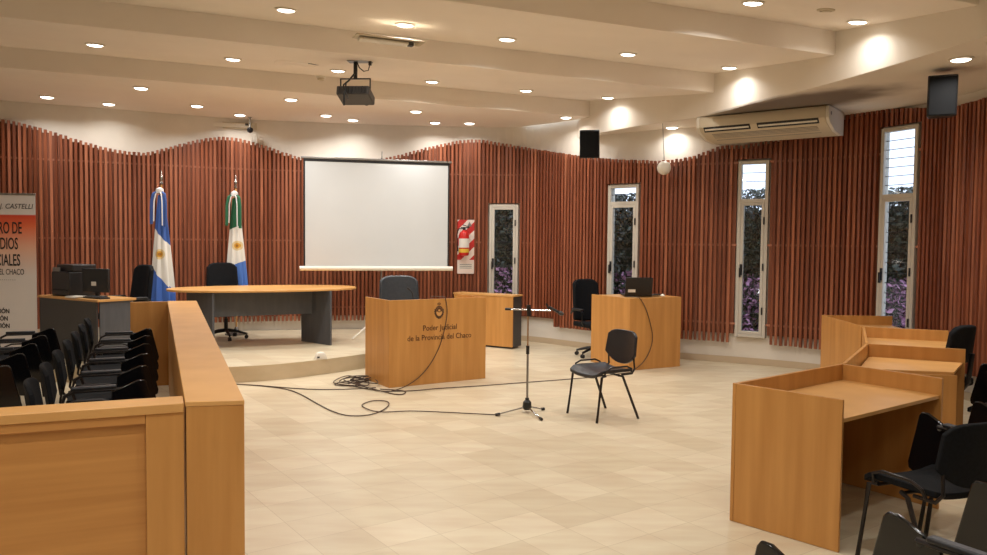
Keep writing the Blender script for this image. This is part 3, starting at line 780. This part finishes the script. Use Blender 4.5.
# ------------------------------------------------------------------ flags
def flagmat(name, top, mid, bot, za, zb_, k, sunx, sunz):
    mt = mat(name, mid, .75); N, L, b_ = nodes(mt)
    tc = N.new('ShaderNodeTexCoord'); sx = N.new('ShaderNodeSeparateXYZ'); L.new(tc.outputs['Object'], sx.inputs[0])
    def math_(op, a, b):
        n = N.new('ShaderNodeMath'); n.operation = op
        for i, v in enumerate((a, b)):
            if isinstance(v, (int, float)): n.inputs[i].default_value = v
            else: L.new(v, n.inputs[i])
        return n.outputs[0]
    def mix(f, a, b):
        x = N.new('ShaderNodeMix'); x.data_type = 'RGBA'; L.new(f, x.inputs[0])
        for i, v in ((6, a), (7, b)):
            if isinstance(v, tuple): x.inputs[i].default_value = lin(v)
            else: L.new(v, x.inputs[i])
        return x.outputs[2]
    q = math_('ADD', sx.outputs[2], math_('MULTIPLY', sx.outputs[0], k))
    c = mix(math_('GREATER_THAN', q, zb_), bot, mid); c = mix(math_('GREATER_THAN', q, za), c, top)
    dx = math_('SUBTRACT', sx.outputs[0], sunx); dz_ = math_('SUBTRACT', sx.outputs[2], sunz)
    r = math_('SQRT', math_('ADD', math_('MULTIPLY', dx, dx), math_('MULTIPLY', dz_, dz_)), 0)
    c = mix(math_('LESS_THAN', r, .075), c, (206, 186, 140)); c = mix(math_('LESS_THAN', r, .045), c, (196, 146, 48)); c = mix(math_('LESS_THAN', r, .022), c, (150, 100, 30))
    L.new(c, b_.inputs['Base Color']); return mt
def flag(label, px, Y, topc, botc, za, zb_, k, sx_, sz_, ribbons, lean, zlow=.42):
    b = at(px, 240, Y); t = thing('flag', label, 'flag', (b.x, b.y, PH+.002), 0)
    M['f'+label] = flagmat('flag_cloth', topc, (216, 214, 206), botc, za-PH, zb_-PH, k, sx_, sz_-PH)
    MB().lathe([(.17, 0), (.17, .02), (.05, .04), (.03, .10), (.018, .12)], n=24).build('stand_base', 'steel', t)
    MB().tube([(0, 0, .05), (0, 0, 2.25)], .013).build('pole', 'woodcap', t)
    MB().lathe([(.013, 2.25), (.03, 2.26), (.03, 2.28), (.012, 2.30), (.026, 2.34), (.018, 2.37), (.003, 2.46)], n=12).build('finial', 'chrome', t)
    fn_pts = 48; mb = MB(); zs = [zlow+(2.10-zlow)*i/26 for i in range(27)]; vs = []
    for zz in zs:
        q = (2.10-zz)/1.98; r = .045+.10*min(1, q*1.4)+.02*q
        for j in range(fn_pts):
            a = 2*PI*j/fn_pts; rr = r*(1+(.10+.12*q)*math.sin(7*a+zz*1.3)+.05*math.sin(11*a+2))
            vs.append((rr*math.cos(a)+lean*q, rr*.75*math.sin(a), zz+.03*math.sin(3*a)*q))
    fs = [(i*fn_pts+j, i*fn_pts+(j+1) % fn_pts, (i+1)*fn_pts+(j+1) % fn_pts, (i+1)*fn_pts+j) for i in range(26) for j in range(fn_pts)]
    fs += [tuple(range(fn_pts))[::-1], tuple(range(26*fn_pts, 27*fn_pts))]
    mb.add(vs, fs); mb.build('cloth', 'f'+label, t)
    # bow
    def strip(pts, w, mt, nm):
        m_ = MB()
        def fnn(u, v):
            i = min(int(v*(len(pts)-1)), len(pts)-2); f = v*(len(pts)-1)-i; p = Vector(pts[i]).lerp(Vector(pts[i+1]), f)
            return (p.x+(u-.5)*w, p.y-.01*math.sin(u*PI), p.z), Vector((0, 1, 0))
        m_.grid(fnn, 4, 14, .006); m_.build(nm, mt, t)
    strip([(-.01, -.07, 2.16), (-.07, -.10, 2.13), (-.10, -.11, 2.0), (-.10, -.12, 1.68)], .045, ribbons[0], 'ribbon')
    strip([(-.0, -.075, 2.16), (-.035, -.11, 2.12), (-.055, -.13, 2.0), (-.06, -.135, 1.72)], .016, ribbons[1], 'ribbon')
    strip([(.01, -.075, 2.16), (.04, -.11, 2.12), (.06, -.13, 2.0), (.065, -.135, 1.66)], .016, ribbons[1], 'ribbon')
    strip([(.02, -.07, 2.16), (.08, -.10, 2.12), (.10, -.11, 2.0), (.105, -.12, 1.64)], .045, ribbons[2], 'ribbon')
    MB().lathe([(.01, -.05), (.05, -.03), (.055, .0), (.05, .03), (.01, .05)], (0, -.06, 2.16), 14).build('bow_knot', ribbons[1], t)
    return t
flag('sky blue and white flag with a golden sun, leftmost of the two', 162, 11.30, (52, 88, 158), (58, 98, 176), 1.70, 1.10, 1.15, .0, 1.43, ('fblue', 'fwhite', 'fblue'), .0)
flag('green, white and blue provincial flag, nearer the white screen', 236, 11.95, (22, 92, 58), (70, 112, 186), 1.84, 1.27, -.42, .04, 1.56, ('fgreen', 'fwhite', 'fgreen'), .0, .66)

# ------------------------------------------------------------------ roll-up banner
b0 = at(1, 300, 9.4); bn = thing('roll_up_banner', 'tall white and orange roll-up banner standing at the left edge', 'banner', (b0.x, b0.y, PH+.002), math.radians(4))
def bannermat():
    mt = mat('printed_banner', (220, 214, 208), .5); N, L, b_ = nodes(mt)
    tc = N.new('ShaderNodeTexCoord'); sx = N.new('ShaderNodeSeparateXYZ'); L.new(tc.outputs['Object'], sx.inputs[0])
    mr = N.new('ShaderNodeMapRange'); mr.inputs['From Min'].default_value = 0; mr.inputs['From Max'].default_value = 2.0; L.new(sx.outputs[2], mr.inputs['Value'])
    r = ramp(N, [(0, (214, 208, 204)), (.50, (214, 206, 200)), (.66, (224, 176, 150)), (.80, (226, 110, 66)), (.868, (204, 62, 36)), (.872, (212, 206, 202))])
    L.new(mr.outputs[0], r.inputs['Fac']); L.new(r.outputs['Color'], b_.inputs['Base Color']); return mt
M['banner'] = bannermat()
MB().box((0, 0, 1.02), (.84, .004, 1.92)).build('printed_sheet', 'banner', bn)
MB().box((0, .0, 1.99), (.85, .018, .025)).build('top_rail', 'steel', bn, bevel=.003)
MB().box((0, .02, .03), (.87, .16, .058)).build('base_cassette', 'steel', bn, bevel=.01)
MB().tube([(0, .05, .05), (0, .03, 1.98)], .009).build('support_pole', 'steel', bn)
T = lambda body, size, x, zz, sx=.62, al='CENTER', sh=0, bd=.002, mt='inkblk': text('lettering', body, size, mt, bn, (x, -.004, zz), (PI/2, 0, 0), al, sh, sx, .001, bd)
T('JUAN J. CASTELLI', .085, .39, 1.815, .92, 'RIGHT', .25, .0)
T('CENTRO DE', .20, 0, 1.515, .47); T('ESTUDIOS', .20, 0, 1.325, .47); T('JUDICIALES', .20, 0, 1.125, .47)
T('DEL CHACO', .10, .28, 1.015, .60, 'RIGHT', 0, 0)
T('- - - - - - - - - - - - - - -', .05, 0, .94, .8, bd=0)
T('CAPACITACIÓN', .075, .10, .545, .8, 'RIGHT'); T('EDUCACIÓN', .075, .08, .455, .8, 'RIGHT'); T('GESTIÓN', .075, .10, .365, .8, 'RIGHT')

# ------------------------------------------------------------------ extinguisher and its sign
p0 = at(465.5, 246, 12.86)
def signmat():
    mt = mat('striped_sign', (224, 214, 206), .5); N, L, b_ = nodes(mt)
    tc = N.new('ShaderNodeTexCoord'); sx = N.new('ShaderNodeSeparateXYZ'); L.new(tc.outputs['Object'], sx.inputs[0])
    a = N.new('ShaderNodeMath'); a.operation = 'SUBTRACT'; L.new(sx.outputs[2], a.inputs[0]); L.new(sx.outputs[0], a.inputs[1])
    f = N.new('ShaderNodeMath'); f.operation = 'MULTIPLY'; L.new(a.outputs[0], f.inputs[0]); f.inputs[1].default_value = 3.6
    g = N.new('ShaderNodeMath'); g.operation = 'FRACT'; L.new(f.outputs[0], g.inputs[0])
    h = N.new('ShaderNodeMath'); h.operation = 'GREATER_THAN'; L.new(g.outputs[0], h.inputs[0]); h.inputs[1].default_value = .5
    lo = N.new('ShaderNodeMath'); lo.operation = 'GREATER_THAN'; L.new(sx.outputs[2], lo.inputs[0]); lo.inputs[1].default_value = -.22
    an = N.new('ShaderNodeMath'); an.operation = 'MULTIPLY'; L.new(h.outputs[0], an.inputs[0]); L.new(lo.outputs[0], an.inputs[1])
    x = N.new('ShaderNodeMix'); x.data_type = 'RGBA'; L.new(an.outputs[0], x.inputs[0]); x.inputs[6].default_value = lin((222, 206, 196)); x.inputs[7].default_value = lin((186, 36, 32))
    L.new(x.outputs[2], b_.inputs['Base Color']); return mt
M['sign'] = signmat()
wd = on_path(s_of(465))[2]; wa = math.atan2(wd.y, wd.x)
sp = on_path(s_of(465.5))[1]; nr = Vector((wd.y, -wd.x))
sgn = thing('extinguisher_sign', 'tall red and white striped sign on the slats behind the extinguisher', 'sign', (sp.x+nr.x*.012, sp.y+nr.y*.012, 1.575), wa)
MB().box((0, 0, 0), (.28, .008, .90)).build('board', 'sign', sgn)
MB().box((0, -.005, -.33), (.24, .001, .09)).build('caption_panel', 'label', sgn)
tri = MB(); tri.add([(.02, -.005, .34), (.10, -.005, .34), (.06, -.005, .42), (.02, -.0065, .34), (.10, -.0065, .34), (.06, -.0065, .42)], [(0, 1, 2), (5, 4, 3), (0, 3, 4, 1), (1, 4, 5, 2), (2, 5, 3, 0)])
tri.build('letter_mark', 'steel', sgn)
for k in range(3): MB().box((0, -.006, -.30-.028*k), (.20, .001, .008)).build('caption_line', 'inkblk', sgn)
ext = thing('fire_extinguisher', 'red fire extinguisher with white and yellow labels, hung on the sign', 'fire extinguisher', (sp.x+nr.x*.13-wd.x*.03, sp.y+nr.y*.13-wd.y*.03, 1.42), wa)
MB().lathe([(.01, 0), (.075, .01), (.085, .04), (.085, .34), (.07, .39), (.03, .42), (.025, .44)], n=20).build('cylinder', 'red', ext)
MB().lathe([(.0862, .14), (.0862, .29)], n=20).build('white_label', 'label', ext)
MB().lathe([(.0864, .06), (.0864, .12)], n=20).build('yellow_band', 'yellow', ext)
MB().box((.02, 0, .47), (.14, .03, .02)).box((.03, 0, .50), (.12, .02, .014), M4=Matrix.Rotation(.3, 3, 'Y')).box((0, 0, .45), (.05, .05, .04)).build('valve_lever', 'black', ext, bevel=.003)
MB().tube([(-.02, -.02, .46), (-.09, -.03, .45), (-.115, -.02, .36), (-.11, -.01, .18), (-.10, 0, .08)], .010).build('hose', 'black', ext)
MB().box((0, .088, .36), (.06, .05, .05)).build('bracket', 'steel', ext)

# ------------------------------------------------------------------ air conditioner
fa, fb = at(696, 122, 10.15), at(829, 111, 9.15)
d = fb-fa; d.z = 0; W = d.length; ang = math.atan2(d.y, d.x)
ac = thing('air_conditioner', 'long cream ceiling air conditioner under the right soffit', 'air conditioner', ((fa.x+fb.x)/2, (fa.y+fb.y)/2, CB-.002), ang)
prof = [(.02, -.01), (0, -.05), (.01, -.15), (.06, -.20), (.30, -.28), (.58, -.30), (.69, -.29), (.70, -.02), (.68, -.01)]
def extr(prof, x0, x1, name, mt, bev=.006):
    n = len(prof); vs = [(x0, a, b) for a, b in prof]+[(x1, a, b) for a, b in prof]
    return MB().add(vs, [tuple(range(n))[::-1], tuple(range(n, 2*n))]+[(i, (i+1) % n, n+(i+1) % n, n+i)[::1] for i in range(n)]).build(name, mt, ac, bevel=bev)
extr(prof, -W/2+.04, W/2-.04, 'body', 'cream')
pe = [(a*1.0, b*1.0) for a, b in prof]
extr(pe, -W/2, -W/2+.039, 'end_cap', 'white'); extr(pe, W/2-.039, W/2, 'end_cap', 'white')
for x0, x1 in ((-W/2+.10, -.12), (-.03, W/2-.12)):
    w_ = x1-x0; rt = Matrix.Rotation(math.atan2(-.05, .05), 3, 'X')
    MB().box(((x0+x1)/2, .032, -.177), (w_, .075, .012), M4=rt).build('air_outlet', 'black', ac)
    MB().box(((x0+x1)/2, .024, -.180), (w_-.03, .022, .010), M4=rt).build('vane', 'white', ac)
gr = MB()
for k in range(6): gr.box((0, .14+k*.035, -.228-k*.0105), (W*.8, .010, .006), M4=Matrix.Rotation(math.atan2(-.072, .24), 3, 'X'))
gr.build('intake_grille', 'steel', ac)
MB().lathe([(.022, -.002), (.022, .002)], (W/2+.002, .10, -.09), 14, M4=Matrix.Rotation(PI/2, 3, 'Y')).build('end_badge', 'steel', ac)
gm = MB().prism([(-W/2-.05, -.12), (W/2+.35, -.05), (W/2+.3, .5), (-W/2, .45)], -.0015, -.0005)

# ------------------------------------------------------------------ loudspeakers
def speaker(label, p, rz, tilt, wid, hgt, dep):
    t = thing('loudspeaker', label, 'loudspeaker', p, rz)
    Rm = Matrix.Rotation(tilt, 3, 'X')
    hw = wid/2; sh = MB(); poly = [(-hw, -dep/2), (hw, -dep/2), (hw*.72, dep/2), (-hw*.72, dep/2)]
    vs = [Rm @ Vector((a, b, z_)) for z_ in (-hgt/2, hgt/2) for a, b in poly]
    sh.add(vs, [(3, 2, 1, 0), (4, 5, 6, 7), (0, 1, 5, 4), (1, 2, 6, 5), (2, 3, 7, 6), (3, 0, 4, 7)]).build('cabinet', 'black', t, bevel=.012)
    g = MB(); g.box(Rm @ Vector((0, -dep/2-.004, 0)), (wid*.9, .012, hgt*.92), M4=Rm); g.build('grille', 'meshblack', t, bevel=.006)
    MB().tube([Rm @ Vector((0, dep/2, .05)), Vector((0, dep/2+.10, .08)), Vector((0, dep/2+.30, .10))], .014).build('wall_bracket', 'steel', t)
    return t
q = at(590.5, 144, 11.3); speaker('black loudspeaker mounted near the far left end of the bulkhead', q, math.radians(-14), math.radians(8), .29, .40, .25)
q = at(941, 97, 7.35); speaker('black loudspeaker above the tall right window, at upper right', q, math.radians(-24), math.radians(4), .25, .38, .24)

# hanging globe
g0 = at(664, 168, 10.75); gl = thing('hanging_globe', 'small white ball hanging on a thin cord by the slats', 'globe', g0)
MB().lathe([(.001, -.095)]+[(.095*math.sin(PI*k/14), -.095*math.cos(PI*k/14)) for k in range(1, 14)]+[(.001, .095)], n=24).build('ball', 'white', gl)
MB().tube([(0, 0, .09), (-.03, 0, CB-g0.z)], .004, 6).build('cord', 'greydark', gl)

# ------------------------------------------------------------------ projector
pm, kk = ceil_hit(355.5, 61)
pj = thing('ceiling_projector', 'dark projector hanging from the ceiling on a pole bracket', 'projector', pm, math.radians(-4))
sc_ = pm.y/775
MB().box((.05, 0, -.006), (.26, .12, .012)).build('ceiling_plate', 'steel', pj)
MB().tube([(0, 0, 0), (0, 0, -.19)], .022, 10).build('pole', 'black', pj)
MB().box((.0, 0, -.195), (.34, .02, .012)).build('crossbar', 'black', pj)
for s in (-1, 1): MB().box((s*.165, 0, -.27), (.012, .02, .16)).build('hanger', 'black', pj)
bdy = MB().box((-.0, .02, -.375), (.36, .30, .10), M4=Matrix.Rotation(math.radians(-14), 3, 'X')).build('body', 'greydark', pj, bevel=.012)
gv = MB()
for k in range(9): gv.box((-.14+.035*k, -.14, -.345), (.008, .012, .07), M4=Matrix.Rotation(math.radians(-14), 3, 'X'))
gv.build('vent_slot', 'black', pj)
MB().lathe([(.04, 0), (.04, .03), (.03, .03), (.028, .01)], (.08, .17, -.41), 18, M4=Matrix.Rotation(-PI/2-.24, 3, 'X')).build('lens', 'gloss', pj)
MB().tube([(0, -.03, -.05), (.0, -.05, -.15), (-.04, -.13, -.24), (-.08, -.20, -.30), (-.07, -.21, -.42), (-.075, -.20, -.52)], .010).tube([(-.05, -.2, -.27), (-.06, -.21, -.36), (-.03, -.2, -.45)], .008).build('hanging_cable', 'black', pj)
MB().tube([(.02, -.02, -.01), (.05, -.03, -.08), (.10, -.03, -.12), (.15, -.03, -.11), (.17, -.03, -.04)], .006).build('power_lead', 'black', pj)
MB().box((.17, -.03, -.03), (.03, .03, .05)).build('plug', 'black', pj)

# cream ceiling boxes, detectors
def lightbox(label, a, b, Y, zoff, name='emergency_light'):
    p = (a+b)/2; d = b-a; L_ = Vector((d.x, d.y)).length
    t = thing(name, label, 'emergency light', p, math.atan2(d.y, d.x))
    MB().box((0, 0, -.008), (L_, .17, .014)).build('back_plate', 'cream', t, bevel=.004)
    MB().box((-.03, -.0, -.034), (L_*.80, .11, .022)).build('tube_cover', 'white', t, bevel=.014)
    MB().box((L_*.30, -.03, -.038), (.05, .055, .034)).build('switch_block', 'greydark', t, bevel=.003)
    for s in (-1, 1): MB().box((s*(L_/2-.06), -.03, -.032), (.04, .06, .02)).build('end_fitting', 'cream', t, bevel=.006)
    return t
a, k = ceil_hit(357, 32); b, k2 = ceil_hit(426, 40.5)
e1 = lightbox('cream emergency light box on the ceiling above the projector', a, b, 0, 0); e1.rotation_euler = (math.atan(k), 0, e1.rotation_euler[2]); e1.location += VA*.10+Vector((0, 0, .10*k))
a, b = at(207, 124.5, 12.33), at(257, 126.5, 12.5)
lb = lightbox('cream emergency light box on the plaster above the second flag', a, b, 0, 0); lb.rotation_euler = (-PI/2, 0, lb.rotation_euler[2]); lb.scale = (1, .62, 1)
p, k = ceil_hit(250, 117); cm = thing('security_camera', 'tiny dark dome camera hanging above the second flag', 'camera', p)
MB().lathe([(.03, 0), (.03, -.01), (.012, -.015), (.012, -.17), (.01, -.17)], n=14).build('stem', 'steel', cm)
MB().lathe([(.02, -.16), (.045, -.175), (.05, -.20), (.04, -.235), (.012, -.25)], n=18).build('lens_head', 'gloss', cm)
p, k = ceil_hit(321, 76.5); sm = thing('smoke_detector', 'small round smoke detector on the ceiling left of the projector', 'smoke detector', p, 0); sm.rotation_euler = (math.atan(k), 0, math.atan2(UA.y, UA.x))
MB().lathe([(.055, .0), (.055, -.015), (.05, -.02)], n=22).build('base_ring', 'white', sm)
MB().lathe([(.042, -.02), (.040, -.04), (.02, -.048), (.002, -.048)], n=22).build('sensor_head', 'cream', sm)
p, k = ceil_hit(826, 9.5); sm = MB().lathe([(.075, .0), (.075, -.01), (.05, -.014), (.05, -.006), (.03, -.006), (.03, -.016), (.002, -.016)], n=24).build('ceiling_speaker', 'cream'); sm.location = p; sm.rotation_euler = (math.atan(k), 0, math.atan2(UA.y, UA.x))
tag(sm, 'flat round cream grille on the ceiling near the bulkhead', 'ceiling speaker')
p, k = ceil_hit(296, 63.5); hh = MB()
for dx, dy, sx_, sy_ in ((0, .17, .46, .006), (0, -.17, .46, .006), (.23, 0, .006, .34), (-.23, 0, .006, .34)): hh.box((dx, dy, -.002), (sx_, sy_, .004))
hh.box((0, 0, -.001), (.45, .33, .002)); hh = hh.build('ceiling_hatch', 'ceil'); hh.location = p; hh.rotation_euler = (math.atan(k), 0, math.atan2(UA.y, UA.x)); tag(hh, 'flush rectangular access hatch in the ceiling left of the projector', 'hatch')
p, k = ceil_hit(313.5, 64); hs = MB().box((0, 0, -.003), (.02, .16, .006)).build('ceiling_slot', 'greydark'); hs.location = p; hs.rotation_euler = (math.atan(k), 0, -.5); tag(hs, 'short dark slit in the ceiling right of the access hatch', 'ceiling slot')

# ------------------------------------------------------------------ microphone stand
ms = fl(527, 412); ms.z = 0
mic = thing('microphone_stand', 'chrome microphone stand with a boom arm on the open floor', 'microphone stand', ms)
Zm = ms.y; px = lambda a, b_: at(a, b_, Zm)-ms
MB().lathe([(.035, .025), (.045, .05), (.04, .10), (.02, .12), (.018, .14)], n=14).build('hub', 'black', mic)
for fp in ((497.5, 416), (542.5, 410.5), (541, 420.5)):
    e = fl(*fp)-ms; e.z = .014
    MB().tube([(0, 0, .055), e], .008).build('leg', 'chrome', mic)
    q = e*.93; q.z = .016; MB().tube([q, e+e.normalized()*.02], .014).build('rubber_foot', 'black', mic)
tp = px(528.5, 312)
MB().tube([(0, 0, .05), (0, 0, .62)], .011).build('lower_pole', 'steel', mic); MB().tube([(0, 0, .60), (0, 0, tp.z)], .008).build('upper_pole', 'chrome', mic)
MB().tube([(0, 0, .57), (0, 0, .65)], .017).build('clutch', 'black', mic)
MB().tube([px(506, 309), px(551, 310.5)], .008).build('boom', 'chrome', mic)
MB().tube([px(505, 309), px(511, 309.2)], .013).build('boom_weight', 'black', mic)
MB().tube([px(528.5, 305), px(529, 316)], .022).build('boom_clamp', 'black', mic)
mp_ = thing('microphone', 'black hand microphone clipped to the end of the boom', 'microphone', ms+px(556, 310))
w0 = px(556, 310)
MB().tube([px(549, 307)-w0, px(560, 313)-w0], .013).build('handle', 'black', mp_); MB().tube([px(559, 312.4)-w0, px(561, 313.5)-w0, px(563.5, 314.5)-w0], .022, 12, taper=[.8, 1, .6]).build('grille_head', 'greydark', mp_)
MB().tube([px(548, 306)-w0, px(546, 303.5)-w0, px(549, 309)-w0], .008).build('clip', 'black', mp_)

# ------------------------------------------------------------------ cables
def cable(label, pts, r=.0055, name='cable'):
    P_ = smoothpts([tuple(p) for p in pts], 6); o = MB().tube(P_, r, 6).build(name, 'cable'); return tag(o, label, 'cable', 'dark cables lying on the floor')
F2 = lambda *a: [fl(x, y, .007+.0004*i) for i, (x, y) in enumerate(a)]
cable('thin dark cable running from the barrier to the microphone stand in a small loop', F2((236, 384), (262, 386), (285, 389), (300, 394), (318, 404), (332, 411), (348, 415.5), (368, 415), (383, 410), (389, 404), (385, 401), (372, 401), (362, 405), (370, 410), (384, 412), (410, 411), (440, 412), (470, 413.5), (500, 415)))
cable('thin dark cable running from the barrier to the tangle at the lectern', F2((234, 384), (260, 385.5), (290, 388), (320, 389.5), (350, 389), (376, 387.5)))
cable('long thin cable crossing the floor from the lectern to the clerk desk', [p+Vector((0, 0, .002)) for p in F2((352, 386), (380, 391), (410, 391), (440, 388.5), (480, 386), (520, 383), (560, 380), (596, 377), (618, 374), (630, 372.5))])
tg = []
rnd = random.Random(3)
for i in range(30):
    a = i*1.35; cx_, cy_ = 356+rnd.uniform(-14, 14), 383+rnd.uniform(-2.5, 2.5); p = fl(cx_+math.cos(a)*rnd.uniform(5, 14), cy_+math.sin(a)*3.2); p.z = .01+.0015*i; tg.append(p)
tg.append(fl(385, 392, .012)); tg.append(fl(401, 394.5, .008)); tg.append(fl(404, 391, .008)); tg.append(fl(380, 389, .008))
cable('untidy tangle of dark cable beside the lectern', tg, .006)
# cable over the lectern front
def lecw(x, z_, off=.012):
    a_ = math.atan2(.69, 1.08); return Vector((-1.165+x*math.cos(a_)+off*math.sin(a_), 8.66+x*math.sin(a_)-off*math.cos(a_), z_))
a_ = math.atan2(.69, 1.08)
o = cable('dark microphone cable draped over the front of the lectern', [lecw(.66, 1.0, -.25), lecw(.68, 1.012, -.05), lecw(.70, 1.005, .008), lecw(.72, .96), lecw(.735, .82), lecw(.70, .62), lecw(.63, .42), lecw(.52, .24), lecw(.38, .10), lecw(.20, .012, .03), fl(392, 391, .008), fl(386, 391.5, .008)], .005); del o['group']
def ckw(x, z_, off=.012):
    a2 = math.atan2(.40, .75); return Vector((1.775+x*math.cos(a2)+off*math.sin(a2), 10.02+x*math.sin(a2)-off*math.cos(a2), z_))
o = cable('dark cable hanging down the front of the clerk desk', [ckw(.10, .955, -.2), ckw(.12, .955, -.03), ckw(.15, .94), ckw(.25, .80), ckw(.33, .60), ckw(.37, .42), ckw(.33, .25), ckw(.22, .10), ckw(.08, .015, .02), ckw(-.02, .008, .10)], .005); del o['group']
# gooseneck microphone on lectern
gm_ = thing('gooseneck_microphone', 'slim black gooseneck microphone on the lectern worktop', 'microphone', lecw(.45, .772, -.30))
MB().box((0, 0, .012), (.10, .09, .022)).build('base', 'black', gm_, bevel=.005)
MB().tube([(0, 0, .02), (0, 0, .20), (-.01, -.01, .27), (-.04, -.02, .31)], .005).build('gooseneck', 'black', gm_)
MB().tube([(-.035, -.02, .308), (-.07, -.025, .335)], .011).build('capsule', 'black', gm_)

# laptop etc on the clerk desk
c3 = ckw(.34, .946, -.26); lp = thing('laptop', 'open black laptop seen from behind on the clerk desk', 'laptop', c3, math.atan2(.40, .75)-.42)
MB().box((0, .13, .012), (.37, .25, .022)).build('keyboard_base', 'black', lp, bevel=.004)
MB().box((0, -.02, .135), (.37, .018, .245), M4=Matrix.Rotation(math.radians(10), 3, 'X')).build('screen_lid', 'black', lp, bevel=.004)
MB().box((-.10, -.031, .075), (.10, .002, .04), M4=Matrix.Rotation(math.radians(10), 3, 'X')).build('sticker', 'label', lp)
mm = MB()
def mse(u, v):
    return (( (u-.5)*.06*math.sin(PI*min(.999, max(.001, .15+.7*v))), (v-.5)*.10, .006+.028*math.sin(PI*(.08+.84*u))*math.sin(PI*(.08+.84*v)))), Vector((0, 0, 1))
mm.grid(mse, 8, 8, .004); mm = mm.build('mouse', 'white'); mm.location = ckw(.64, .946, -.12); tag(mm, 'small pale computer mouse on the clerk desk', 'mouse')
nb = MB().box((0, 0, .012), (.17, .11, .006)).box((0, .002, .006), (.17, .11, .01)).box((.005, 0, .0175), (.165, .105, .005)).build('notebook', 'greydark', bevel=.001); nb.location = ckw(.66, .946, -.30); nb.rotation_euler = (0, 0, .6); tag(nb, 'thin grey notebook beside the laptop on the clerk desk', 'notebook')

# white floor socket on the platform edge
p = fl(320.5, 359, PH+.002); sk = thing('floor_socket', 'small white socket box on the platform edge', 'socket box', p, .5)
def dome(u, v):
    x, y = 2*u-1, 2*v-1; h = .085*(1-abs(x)**4)*(1-abs(y)**4)**.5
    return (x*.075, y*.05, .003+h), Vector((0, 0, 1))
MB().grid(dome, 14, 12, .004).build('housing', 'white', sk)
MB().box((-.04, -.051, .03), (.03, .004, .02)).build('outlet', 'greydark', sk)

# small fittings belong to the part that carries them
SUB = {'caster': 'star_base', 'tablet_hinge': 'writing_tablet', 'handle': 'sash', 'hinge': 'sash', 'louvre_pane': 'sash', 'sticker': ('screen_housing', 'screen_lid'),
       'white_label': 'cylinder', 'yellow_band': 'cylinder', 'black_border': 'screen_fabric', 'hook': 'top_bar', 'caption_line': 'caption_panel', 'ribbon': 'bow_knot', 'vent_slot': 'body', 'plug': 'power_lead',
       'crest': 'front_panel', 'control_panel': 'body', 'finial': 'pole'}
for o in list(C.objects):
    p = o.parent
    if p is None or p.type == 'LIGHT': continue
    want = SUB.get(o.name.split('.')[0])
    if want:
        want = (want,) if isinstance(want, str) else want
        c = [x for x in p.children if x.name.split('.')[0] in want]
        if c: o.parent = c[0]
for o in C.objects:
    if o.name.startswith('rubber_foot') and o.parent:
        legs = [x for x in o.parent.children if x.name.split('.')[0] == 'leg']
        c = sum((v.co for v in o.data.vertices), Vector())/len(o.data.vertices)
        if legs: o.parent = min(legs, key=lambda l: min((v.co-c).length for v in l.data.vertices))
# ------------------------------------------------------------------ world
w = bpy.data.worlds.new('sky'); S.world = w; w.use_nodes = True
bg = w.node_tree.nodes['Background']; bg.inputs[0].default_value = (.86, .93, 1, 1); bg.inputs[1].default_value = 2.3
